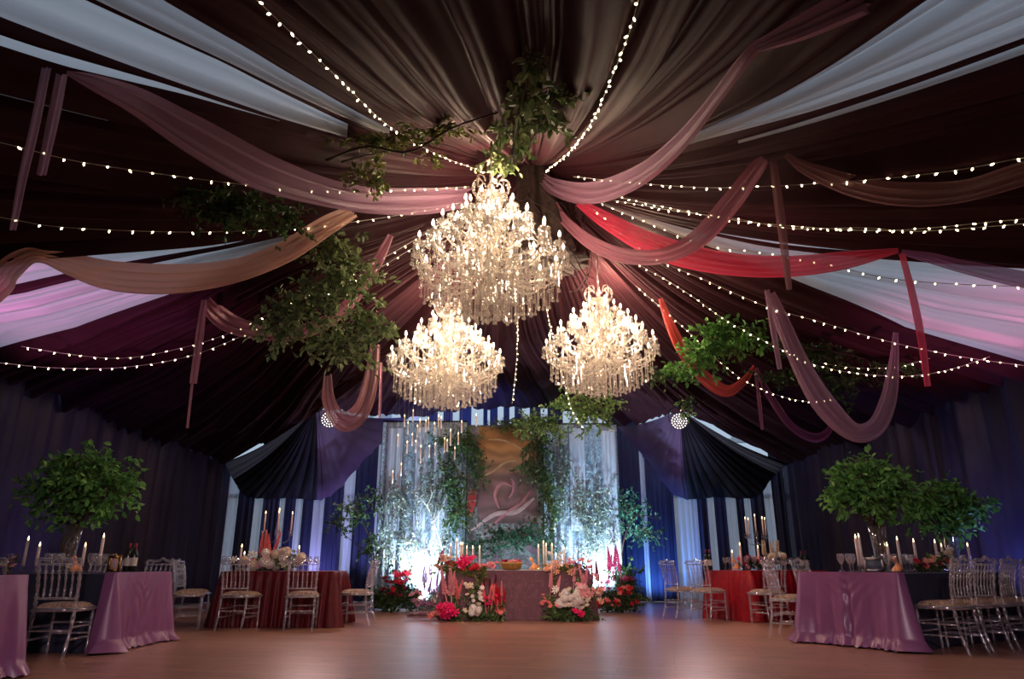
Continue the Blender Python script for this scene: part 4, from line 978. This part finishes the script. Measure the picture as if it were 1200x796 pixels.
# ------------------------------------------------------------------ table settings
TZ = .778
def candle(x, y, h, label, group, z=TZ, r=.017, holder='glass'):
    t = thing('taper_candle', label, 'candle', (x, y, z), 0, group)
    MB().lathe([(.04, 0), (.042, .008), (.012, .02), (.016, .05), (.024, .06), (.024, .08), (.019, .08)], n=12).build('holder', holder, t)
    wx = MB().lathe([(r, .06), (r*.95, .06+h), (.004, .065+h)], n=10).build('wax', 'wax', t); MB().lathe([(.002, .062+h), (.010, .078+h), (.002, .112+h)], n=6).build('flame', 'flame', wx)
    return t
gm = MB().lathe([(.034, 0), (.034, .004), (.006, .012), (.005, .075), (.02, .09), (.036, .12), (.04, .155), (.036, .19), (.034, .19), (.037, .155), (.033, .122), (.004, .09)], n=14, cap=False).mesh('wine_glass', 'glass')
def glass(x, y, label, group, z=TZ, s=1):
    o = put('wine_glass', gm, None, (x, y, z)); o.scale = (s,)*3; return tag(o, label, 'glass', group)
def bottle(x, y, label, group, z=TZ):
    t = thing('wine_bottle', label, 'bottle', (x, y, z), 0, group)
    bd = MB().lathe([(.036, 0), (.038, .01), (.038, .19), (.03, .22), (.014, .25), (.013, .31)], n=14).build('body', 'bottle', t); MB().lathe([(.0145, .26), (.015, .315), (.01, .317)], n=10).build('foil', 'foil', t)
    MB().lathe([(.0385, .06), (.0385, .15)], n=14, cap=False).build('paper_label', 'label', bd); return t
def fshape(x, y, label, z=TZ, s=1):
    t = MB(); G = []
    for i in range(24):
        a = 2*PI*i/24; row = []
        for j in range(12):
            v = j/11; r = (.045*(1-v)**.7+.012*math.sin(v*9))*(1+.25*math.sin(a*3+v*4)); row.append((s*(r*math.cos(a)+.02*math.sin(v*5)), s*r*math.sin(a), s*.17*v))
        G.append(row)
    t.grid(G, True); o = t.build('sculpted_candle', 'waxo', loc=(x, y, z)); return tag(o, label, 'candle', 'orange sculpted candles')
def frame_stand(x, y, rz, w, h, m1, m2, label):
    t = thing('picture_frame', label, 'frame', (x, y, TZ), rz); b = MB()
    for cx, cz, hx, hz in ((0, .015, w/2, .015), (0, h-.015, w/2, .015), (-w/2+.013, h/2, .013, h/2), (w/2-.013, h/2, .013, h/2)): b.box((cx, 0, cz), (hx, .01, hz))
    b.lathe([(.002, -.02), (.016, 0), (.002, .02)], (0, 0, h), 6); b.build('rim', m1, t); MB().box((0, .004, h/2), (w/2-.02, .004, h/2-.02)).build('card', m2, t)
    MB().box((0, .045, h*.35), (.015, .035, .006)).tube([(0, .01, h*.7), (0, .09, .004)], .006).build('prop', m1, t); return t
def tree_vase(x, y, h, W, Hc, label, lm, seed, blobs, vlabel):
    v = thing('glass_vase', 'tall clear vase of brown stems '+vlabel, 'vase', (x, y, TZ))
    MB().lathe([(.085, 0), (.095, .01), (.075, .03), (.08, h*.5), (.105, h), (.10, h), (.076, h*.5), (.07, .04)], n=18, cap=False).build('glass_body', 'glass', v)
    s = thing('table_tree', label, 'tree centrepiece', (x, y, TZ+.03)); r = np.random.default_rng(seed)
    b = MB()
    for k in range(12):
        a = r.uniform(0, 6.28); e = (r.uniform(-.35, .35)*W, r.uniform(-.2, .2)*W, h+r.uniform(.15, .6)*Hc)
        b.tube(smoothpath([(.03*math.cos(a), .03*math.sin(a), .01), (.05*math.cos(a+1), .05*math.sin(a+1), h*.8), e], 10), np.linspace(.02, .006, 10), 6)
    b.build('stems', 'twig', s)
    foliage('', '', '', None, [(bx*W, by*W, h+bz*Hc, rx*W, ry*W, rz*Hc, cnt) for bx, by, bz, rx, ry, rz, cnt in blobs], lm=lm, leaf=.085, seed=seed, droop=.35, root=s, density=.75)
canopy = [(0, 0, .5, .36, .3, .42, 120), (-.22, 0, .45, .3, .25, .36, 70), (.24, 0, .45, .3, .25, .34, 70), (0, -.05, .2, .26, .2, .25, 50), (.1, 0, .72, .3, .2, .25, 50), (-.15, 0, .68, .28, .2, .26, 40), (-.4, 0, .4, .14, .12, .2, 16), (.42, 0, .5, .14, .12, .2, 16)]
# left front
Yt = 8.35
tree_vase(xat(79, Yt, .9), Yt, .50, 1.42, 1.0, 'bushy green table tree on the left front table', 'leafbright', 61, canopy, 'on the left front table')
LC = 'candles on the left front table'
for px, Y, h, lab in ((26, 8.2, .27, 'tall ivory taper candle left of the vase near the left frame edge'), (41, 7.98, .2, 'shorter ivory taper candle left of the table tree vase'), (95, 8.15, .2, 'short ivory taper candle just right of the table tree vase'), (115, 8.2, .3, 'tall ivory taper candle between the vase and the lavender satin')):
    candle(xat(px, Y, .8), Y, h, lab, LC)
for i, (px, Y) in enumerate([(55, 7.9), (63, 8.0), (70, 7.9), (106, 7.95), (112, 8.0), (120, 8.3), (60, 8.5), (128, 8.5), (12, 8.2)]): glass(xat(px, Y, .85), Y, 'stemmed crystal glass beside the table tree on the left front table', 'crystal glasses on the left front table')
fshape(xat(88, 8.0, .85), 8.0, 'orange sculpted candle at the foot of the left table tree')
frame_stand(xat(134, 7.95, .85), 7.95, .15, .13, .17, 'gold', 'card', 'pinkish card in a frame near the lavender satin edge')
for px in (150, 157): bottle(xat(px, 8.65, .9), 8.65, 'dark wine bottle on the far edge of the left front table', 'wine bottles on the left front table')
fl = thing('flower_arrangement', 'small pink and cream flowers at the left frame edge on the navy table', 'flowers', (xat(8, 8.2, .8), 8.2, TZ))
foliage('', '', '', None, [(0, 0, .08, .12, .1, .1, 20)], lm='leafolive', leaf=.05, seed=70, root=fl)
for k in range(8): bloom('rose', ['pinkf', 'creamf', 'mauvef'][k % 3], fl, (random.uniform(-.1, .12), random.uniform(-.1, 0), random.uniform(.05, .14)), .038)
# right front
def onright(px, o=0, z=.85):
    for s in np.linspace(-.1, 2.6, 400):
        q = TRE+ul*s+un*o
        if proj(np.array([q[0], q[1], z]))[0] >= px: break
    return float(q[0]), float(q[1])
q = onright(1034, .1); tree_vase(q[0], q[1], .52, 1.22, .92, 'taller bushy green table tree on the right front table, nearer the centre', 'leafbright', 62, canopy, 'by the silver frame on the right table')
q = onright(1121, .1); tree_vase(q[0], q[1], .42, 1.15, .82, 'wider bright green table tree at right, behind the clear chairs', 'leafbright', 63, canopy, 'behind the white flowers on the right table')
for i, (px, o, h, lab) in enumerate(((1007, .0, .3, 'tall ivory taper candle, left one of a pair by the silver frame'), (1011, .15, .32, 'tall ivory taper candle, right one of a pair by the silver frame'), (1043, .0, .22, 'ivory taper candle right of the taller table tree vase'), (1056, .1, .3, 'tall ivory taper candle standing left of the red flowers'), (1075, .1, .28, 'ivory taper candle standing behind the red flowers'), (1100, .1, .28, 'ivory taper candle behind the white flowers on the right table'), (1107, .2, .24, 'shorter ivory taper candle left of the wider table tree vase'), (1141, -.1, .24, 'thick ivory candle right of the wider table tree vase'))):
    q = onright(px, o); candle(q[0], q[1], h, lab, 'candles on the right front table')
for px, o in ((985, 0), (991, -.1), (999, 0), (1066, -.1), (1071, 0), (1048, -.2), (1061, -.25), (1148, .2), (1153, .2), (1158, .25), (1163, .25), (1040, -.2), (1130, -.3)):
    q = onright(px, o); glass(q[0], q[1], 'stemmed crystal glass among the candles on the right front table', 'crystal glasses on the right front table')
q = onright(1024, -.3); frame_stand(q[0], q[1], -.25, .2, .15, 'silver', 'slate', 'ornate silver frame with slate card on the right front table')
q = onright(1050, -.2); fshape(*q, 'orange sculpted candle right of the silver frame')
q = onright(1084, -.05); fl = thing('flower_arrangement', 'red and rust flowers in the middle of the right front table', 'flowers', (*q, TZ))
foliage('', '', '', None, [(0, 0, .06, .2, .12, .08, 30)], lm='leafdark', leaf=.06, seed=71, root=fl)
for k in range(14): bloom('rose', ['redf', 'coralf', 'wine', 'peachf'][k % 4], fl, (random.uniform(-.2, .2), random.uniform(-.14, .05), random.uniform(.05, .16)), .045)
q = onright(1103, -.05); fl = thing('flower_arrangement', 'white and green flowers beside the red ones on the right front table', 'flowers', (*q, TZ))
foliage('', '', '', None, [(0, 0, .1, .16, .12, .14, 40)], lm='leaf', leaf=.06, seed=72, root=fl)
for k in range(14): bloom(['rose', 'ball'][k % 2], ['whitef', 'creamf', 'whitef'][k % 3], fl, (random.uniform(-.16, .16), random.uniform(-.14, .05), random.uniform(.04, .26)), .034)
# rear left red table: candelabrum, flowers, candles
def candelabrum(x, y, H, label, gl='glass'):
    t = thing('candelabrum', label, 'candelabrum', (x, y, TZ), 0, 'crystal candelabra on the red tables')
    MB().lathe([(.09, 0), (.09, .012), (.03, .03), (.015, .08), (.028, .12), (.014, .17), (.014, H*.4), (.028, H*.45), (.014, H*.5), (.014, H*.78), (.03, H*.8), (.014, H*.84), (.012, H)], n=12).build('stem', gl, t)
    for k in range(5):
        a = k*PI/2+.3; R = .2; pos = (R*math.cos(a), R*math.sin(a), H*.92) if k < 4 else (0, 0, H)
        if k < 4: b = MB().tube([(math.cos(a)*r, math.sin(a)*r, z) for r, z in smoothpath([(.01, H*.72), (.08, H*.64), (.17, H*.70), (.2, H*.92)], 12)], .009, 6)
        else: b = MB().tube([(0, 0, H*.98), (0, 0, H)], .01)
        b.lathe([(.01, -.02), (.035, 0), (.038, .012), (.014, .006), (.017, .03)], pos, 10)
        for w in range(5): b.lathe([(.002, -.08), (.01, -.06), (.003, -.02)], (pos[0]+.033*math.cos(w*1.257), pos[1]+.033*math.sin(w*1.257), pos[2]+.01), 5)
        arm = b.build('arm', gl, t); MB().lathe([(.015, 0), (.013, .26), (.004, .265)], pos, 8).build('candle', 'wax', arm); MB().lathe([(.002, .262), (.009, .278), (.002, .305)], pos, 6).build('flame', 'flame', arm)
    return t
candelabrum(xat(324, 11.3, 1.2), 11.3, .62, 'crystal candelabrum with five tapers behind the white flowers, left side')
fl = thing('flower_arrangement', 'cream and white hydrangeas with greenery on the rear left red table', 'flowers', (xat(318, 11.0, .85), 11.0, TZ))
foliage('', '', '', None, [(0, 0, .12, .34, .2, .13, 70), (.22, 0, .2, .2, .15, .16, 30)], lm='leafolive', leaf=.07, seed=73, root=fl)
for k in range(34): bloom('ball' if k % 2 else 'rose', ['whitef', 'creamf', 'pinkf', 'whitef'][k % 4], fl, (random.gauss(0, .2), random.uniform(-.24, .02), random.uniform(.03, .26)), random.uniform(.055, .085))
for k in range(4): bloom('spike', 'coralf', fl, (-.2+.07*k, .05, .22+.05*(k % 2)), .3, (random.uniform(-.1, .2), random.uniform(-.2, .2)))
for px, Y, h, lab in ((281, 10.95, .26, 'ivory taper candle left of the cream hydrangeas'), (349, 11.0, .24, 'ivory taper candle right of the cream hydrangeas'), (285, 11.2, .16, 'short ivory taper candle half hidden left of the cream hydrangeas')): candle(xat(px, Y, .85), Y, h, lab, 'candles on the rear left red table')
for px, Y in ((262, 10.9), (270, 11.0), (355, 10.95), (362, 11.05), (345, 10.8), (370, 10.9), (335, 10.8)): glass(xat(px, Y, .85), Y, 'stemmed crystal glass around the hydrangeas on the rear left table', 'crystal glasses on the rear left red table')
# rear right red table
def onrr(px, o=0, z=.85):
    for s in np.linspace(-.1, 2.2, 400):
        q = TRRE+vl*s+vn*o
        if proj(np.array([q[0], q[1], z]))[0] >= px: break
    return float(q[0]), float(q[1])
q = onrr(890, .1); candelabrum(q[0], q[1], .62, 'crystal candelabrum with five tapers on the rear right red table')
q = onrr(880, -.05); fl = thing('flower_arrangement', 'pink and wine flowers on the rear right red table', 'flowers', (*q, TZ))
foliage('', '', '', None, [(0, 0, .1, .2, .12, .1, 30)], lm='leafdark', leaf=.06, seed=74, root=fl)
for k in range(16): bloom('rose', ['fuchsia', 'wine', 'pinkf', 'mauvef'][k % 4], fl, (random.uniform(-.22, .2), random.uniform(-.14, .05), random.uniform(.03, .2)), .05)
q = onrr(908, -.05); fl = thing('flower_arrangement', 'white hydrangeas and pale grasses on the rear right red table', 'flowers', (*q, TZ))
foliage('', '', '', None, [(0, 0, .15, .16, .12, .16, 40)], lm='leafsage', leaf=.06, seed=75, root=fl)
for k in range(8): bloom('ball', ['whitef', 'creamf'][k % 2], fl, (random.uniform(-.14, .24), random.uniform(-.14, .05), random.uniform(.05, .25)), .06)
for k in range(7): bloom('spike', 'creamf', fl, (random.uniform(-.18, .1), .04, .22), .26, (random.uniform(-.1, .2), random.uniform(-.3, .2)))
for px, o, h, lab in ((859, 0, .2, 'ivory taper candle at the left of the rear right red table'), (869, -.05, .32, 'thick tall ivory candle on the rear right red table'), (890, -.1, .28, 'ivory taper candle in front of the rear right candelabrum')):
    q = onrr(px, o); candle(q[0], q[1], h, lab, 'candles on the rear right red table', r=.02)
q = onrr(862, -.05); fshape(*q, 'orange sculpted candle on the rear right red table')
for px, o in ((850, .1), (855, 0), (875, -.2), (884, -.2), (905, -.25), (918, .1), (925, 0), (930, .1), (936, .1)): q = onrr(px, o); glass(q[0], q[1], 'stemmed crystal glass on the rear right red table', 'crystal glasses on the rear right red table')
for px in (940, 946): q = onrr(px, .05); bottle(q[0], q[1], 'dark wine bottle at the right part of the rear right red table', 'wine bottles at the right of the rear right table')
for px in (818, 822): bottle(xat(px, 12.35, .9)+.14, 12.35, 'dark wine bottle at the left end of the rear right red table', 'wine bottles at the left of the rear right table')
# head table
hz = .775
HC = 'tall candles on the head table'
for px, h in ((528, .32), (535, .40), (540, .34), (542, .34), (547, .28), (554, .28), (562, .28)): candle(xat(px, 12.5, 1), 12.5, h, 'tall ivory taper among flowers at the left end of the head table', 'tall ivory tapers at the left of the head table', z=hz, r=.016, holder='gold')
for px, h in ((631, .30), (637, .36), (640, .32), (647, .32)): candle(xat(px, 12.45, 1), 12.45, h, 'tall ivory taper at the right end of the head table in a gold holder', 'tall ivory tapers at the right of the head table', z=hz, r=.016, holder='gold')
candle(xat(661, 12.4, 1), 12.4, .26, 'pinkish taper candle alone among flowers at the right end of the head table', None, z=hz)
fshape(xat(624, 12.25, .85), 12.25, 'orange sculpted candle in the middle of the head table', hz, 1.15)
bk = thing('flower_basket', 'gold basket of dark berries at the centre of the head table', 'basket', (xat(599, 12.2, .85), 12.2, .771))
MB().lathe([(.13, 0), (.16, .02), (.19, .09), (.2, .12), (.185, .12), (.15, .03)], n=24).build('bowl', 'wicker', bk)
for k in range(26): bloom('rose', ['wine', 'redf', 'coralf', 'pinkf'][k % 4], bk, (.16*math.cos(k*2.4)*math.sqrt(k/26), .16*math.sin(k*2.4)*math.sqrt(k/26), .12+.02*random.random()), .035)
def flowers(name, label, loc, leaves, blooms, lm='leaf', leaf=.06, seed=80, **kw):
    t = thing(name, label, 'flowers', loc); random.seed(seed)
    foliage('', '', '', None, leaves, lm=lm, leaf=leaf, seed=seed, root=t, **kw)
    for kind, m, n, (x0, x1), (y0, y1), (z0, z1), (s0, s1) in blooms:
        for k in range(n):
            bloom(kind, m, t, (random.uniform(x0, x1), random.uniform(y0, y1), random.uniform(z0, z1)), random.uniform(s0, s1), None if kind != 'spike' else (random.uniform(-.05, .3), random.uniform(-.25, .25)))
    return t
flowers('flower_arrangement', 'long garland of red and fuchsia flowers spilling over the left of the head table', (xat(548, 12.15, .8), 12.12, .775), [(-.1, -.05, .0, .45, .12, .14, 60), (.25, -.1, -.1, .14, .08, .28, 24), (-.35, 0, .1, .18, .1, .14, 20)],
        [('rose', 'fuchsia', 4, (-.15, .15), (-.14, 0), (.05, .17), (.08, .12)), ('rose', 'redf', 14, (-.4, .3), (-.16, 0), (-.02, .1), (.045, .07)), ('rose', 'peachf', 9, (-.52, -.2), (-.12, 0), (-.02, .2), (.045, .07)), ('rose', 'coralf', 12, (-.1, .5), (-.1, .05), (.02, .1), (.035, .055)), ('rose', 'creamf', 6, (-.4, -.2), (-.1, .05), (.1, .24), (.03, .05)), ('spike', 'redf', 2, (-.5, -.4), (0, .05), (.06, .12), (.22, .26)), ('ball', 'pinkf', 4, (.2, .45), (-.1, 0), (.03, .1), (.03, .04))], lm='leafolive', seed=81)
flowers('flower_arrangement', 'peach and white flowers spilling over the right end of the head table', (xat(662, 12.15, .8), 12.12, .775), [(0, -.05, .02, .34, .12, .12, 46), (-.2, -.1, -.1, .06, .05, .22, 10)],
        [('rose', 'peachf', 12, (-.32, .1), (-.16, 0), (-.06, .12), (.045, .075)), ('rose', 'whitef', 9, (-.28, -.05), (-.1, .05), (.05, .26), (.035, .055)), ('rose', 'pinkf', 10, (0, .36), (-.14, 0), (0, .16), (.04, .065)), ('rose', 'wine', 5, (.1, .34), (-.12, 0), (0, .18), (.03, .045)), ('rose', 'coralf', 6, (.05, .4), (-.1, 0), (.02, .16), (.035, .05))], lm='leafolive', seed=82)
# floor flowers round the head table
flowers('floor_flowers', 'big fuchsia roses with tall pink spikes at the left foot of the head table', (xat(527, 11.9, .2), 11.85, 0), [(.05, .05, .15, .2, .15, .2, 34), (.05, .1, .35, .16, .1, .2, 16)],
        [('rose', 'fuchsia', 9, (-.2, .1), (-.2, -.02), (.06, .3), (.08, .13)), ('rose', 'coralf', 4, (-.28, -.1), (-.15, 0), (.04, .14), (.06, .09)), ('spike', 'pinkf', 4, (-.12, .04), (-.02, .08), (.34, .46), (.34, .46)), ('spike', 'coralf', 2, (.08, .16), (-.02, .05), (.3, .36), (.3, .34)), ('spike', 'mauvef', 2, (-.2, -.12), (.02, .08), (.3, .36), (.28, .34))], seed=83)
flowers('floor_flowers', 'white blooms and red plumes on the floor before the left half of the head table', (xat(567, 11.9, .2), 11.85, 0), [(0, .05, .14, .34, .15, .17, 70), (-.1, .05, .4, .2, .1, .22, 20), (.2, .05, .25, .2, .1, .16, 24)],
        [('ball', 'whitef', 5, (-.3, -.02), (-.2, -.05), (.12, .24), (.05, .065)), ('rose', 'creamf', 8, (-.3, 0), (-.15, 0), (.15, .55), (.035, .055)), ('rose', 'whitef', 6, (-.28, 0), (-.15, 0), (.3, .5), (.035, .05)), ('spike', 'coralf', 6, (-.02, .3), (-.12, 0), (.24, .38), (.2, .3)), ('rose', 'fuchsia', 5, (0, .34), (-.16, -.04), (.2, .4), (.03, .05)), ('spike', 'redf', 4, (0, .34), (-.12, 0), (.22, .36), (.2, .26)), ('spike', 'wine', 3, (0, .2), (0, .08), (.4, .5), (.22, .28)), ('rose', 'coralf', 4, (.1, .36), (-.15, 0), (.08, .2), (.03, .05))], lm='leaf', seed=84)
flowers('floor_flowers', 'white, cream and pink flowers massed at the right foot of the head table', (xat(668, 11.9, .2), 11.85, 0), [(0, .05, .14, .46, .16, .17, 90), (.2, .05, .42, .3, .1, .26, 44), (-.3, .05, .3, .16, .1, .18, 20)],
        [('ball', 'whitef', 9, (-.25, .15), (-.22, -.05), (.25, .5), (.06, .085)), ('rose', 'whitef', 10, (-.25, .2), (-.2, 0), (.2, .5), (.05, .075)), ('rose', 'creamf', 6, (-.2, .3), (-.2, 0), (.15, .4), (.05, .07)), ('rose', 'pinkf', 10, (.1, .5), (-.15, 0), (.3, .7), (.05, .09)), ('rose', 'peachf', 5, (.2, .5), (-.15, 0), (.25, .5), (.05, .08)), ('rose', 'fuchsia', 4, (0, .4), (-.22, -.1), (.08, .16), (.05, .07)), ('rose', 'coralf', 8, (-.45, -.2), (-.15, 0), (.15, .4), (.03, .05)), ('spike', 'pinkf', 4, (.0, .34), (-.02, .08), (.46, .6), (.22, .36)), ('rose', 'creamf', 9, (-.3, .45), (-.24, -.06), (.2, .55), (.03, .05)), ('rose', 'peachf', 6, (.15, .55), (-.2, -.04), (.35, .65), (.03, .05)), ('spike', 'mauvef', 3, (.3, .5), (0, .08), (.5, .6), (.28, .34)), ('spike', 'pinkf', 3, (-.4, -.2), (0, .08), (.4, .55), (.22, .28))], lm='leaf', seed=85)
flowers('floor_flowers', 'dark green clump with crimson roses on the floor left of the backdrop', (xat(462, 14.2, .3), 14.1, 0), [(-.1, 0, .25, .46, .3, .28, 120), (.1, .1, .55, .3, .2, .35, 50), (.45, 0, .25, .3, .2, .25, 50)],
        [('rose', 'redf', 9, (0, .3), (-.25, -.05), (.4, .75), (.06, .09)), ('rose', 'wine', 10, (-.2, .4), (-.3, -.1), (.25, .6), (.05, .08)), ('rose', 'pinkf', 8, (.3, .65), (-.25, -.05), (.15, .45), (.05, .08)), ('rose', 'creamf', 4, (.4, .7), (-.25, -.05), (.1, .3), (.05, .07)), ('spike', 'mauvef', 5, (.4, .75), (-.1, .05), (.4, .55), (.3, .4))], lm='leafdark', leaf=.08, seed=86)
flowers('floor_flowers', 'russet flowers with tall greenery on the floor right of the head table', (xat(728, 14.0, .3), 13.95, 0), [(-.1, 0, .22, .5, .3, .26, 110), (.1, .1, .6, .32, .2, .4, 70)],
        [('rose', 'coralf', 10, (-.5, .3), (-.3, -.1), (.1, .45), (.05, .085)), ('rose', 'redf', 12, (-.5, .3), (-.3, -.1), (.1, .45), (.05, .08)), ('rose', 'wine', 6, (-.4, .2), (-.3, -.1), (.3, .6), (.05, .08)), ('spike', 'wine', 5, (-.3, 0), (-.05, .1), (.5, .8), (.35, .45))], lm='leafdark', leaf=.08, seed=87)
flowers('floor_flowers', 'mauve and wine flowers between the left clump and the head table', (xat(503, 13.4, .3), 13.3, 0), [(0, 0, .2, .3, .2, .2, 50)], [('rose', 'mauvef', 8, (-.25, .25), (-.2, 0), (.15, .4), (.05, .07)), ('rose', 'creamf', 5, (-.25, .25), (-.2, 0), (.1, .35), (.05, .07)), ('spike', 'mauvef', 5, (-.2, .25), (-.05, .1), (.35, .5), (.28, .36))], lm='leafsage', seed=88)
pp = thing('pampas_plume', 'fluffy dusty pink plume lying on the floor left of the fuchsia roses', 'dried flowers', (xat(497, 12.1, 0), 12.1, 0)); b = MB(); r = np.random.default_rng(4)
for k in range(900):
    u = r.uniform(0, 1); c0 = np.array([-.28+.6*u, .06*math.sin(u*4), .07]); d = r.normal(size=3); d /= np.linalg.norm(d); L = .11*(.5+math.sin(PI*u)*.6); e = c0+d*L+np.array([.03, 0, 0]); e[2] = max(e[2], .004); s = np.cross(d, [0, 0, 1.])*.007
    b.add([c0-s, c0+s, e], [(0, 1, 2)])
tag(b.build('plume', 'pampas', pp), kind='stuff')

# ------------------------------------------------------------------ light
wd = bpy.data.worlds.new('world'); SC.world = wd; wd.use_nodes = True
wd.node_tree.nodes['Background'].inputs[0].default_value = (.62, .80, 1, 1); wd.node_tree.nodes['Background'].inputs[1].default_value = .72
# uplighters at the foot of the backdrop
light('SPOT', 'backdrop_uplight', (-1.78, 14.40, .4), 640, (.80, .90, 1), .06, (-1.8, 14.85, 1.5), 150, 1)
light('SPOT', 'backdrop_uplight', (1.68, 14.40, .4), 560, (.72, .86, 1), .06, (1.7, 14.85, 1.5), 150, 1)
light('SPOT', 'backdrop_uplight', (.3, 13.4, .4), 110, (.70, .9, 1), .06, (.1, 14.9, 1.2), 120, .9)
for sx in (-1, 1): light('SPOT', 'backdrop_wash', (1.5*sx, 13.0, .25), 900, (.50, .78, 1), .08, (2.0*sx, 14.8, 2.2), 70, .9)
# coloured washes
light('SPOT', 'blue_wash', (3.3, 16.9, .15), 260, (.12, .35, 1), .1, (3.6, 17.9, 1.2), 100, .8)
light('SPOT', 'violet_wash', (-4.6, 16.9, .15), 170, (.42, .38, 1), .1, (-4.8, 17.9, 1.2), 95, .8)
light('SPOT', 'violet_wash', (-3.0, 16.6, .15), 260, (.5, .48, 1), .1, (-3.2, 17.9, 2.0), 80, .8)
light('SPOT', 'blue_arch_wash', (-1.0, 15.5, 2.4), 700, (.10, .22, 1), .1, (-1.3, 16.6, 5), 90, .8)
light('SPOT', 'pink_wash', (-6.4, 6.2, 1.2), 420, (1, .25, .70), .1, (-5.6, 8.2, 4), 50, .8)
light('SPOT', 'pink_wash', (6.3, 5.6, 1.2), 480, (1, .22, .5), .1, (6.0, 8.2, 3.9), 50, .8)
light('SPOT', 'red_swag_wash', (3.2, 7.4, .9), 160, (1, .08, .16), .1, (1.8, 7.9, 4.9), 60, .8)
light('SPOT', 'blue_curtain_wash', (6.2, 9.6, .2), 110, (.22, .30, 1), .1, (6.9, 10.6, 3.0), 110, .9)
light('SPOT', 'violet_curtain_wash', (-5.6, 10.4, .2), 60, (.40, .3, 1), .3, (-7.2, 10.8, 3.0), 120, 1)
light('SPOT', 'house_light', (.4, -2.5, 3.2), 1150, (1, .72, .78), .15, (0, 9.5, -2.3), 74, .8)
light('SPOT', 'head_table_spot', (.5, 1.5, 3.6), 1300, (1, .74, .72), .12, (.1, 12.2, .4), 17, .8)
for sx in (-1, 1): light('SPOT', 'purple_fan_wash', (4.0*sx, 14.2, 1.7), 110, (.8, .58, 1), .04, (3.1*sx, 16.0, 3.6), 80, .9)  # unseen side lights added to bring out the folds of the purple panels
for p, a in ((atY(386, 492, 13.9), (-.6, 9, .4)), (atY(796, 494, 13.9), (.6, 9, .4))):
    light('SPOT', 'stage_beam', p+np.array([0, -.06, 0]), 330, (1, .66, .62), .34, a, 95, .9)
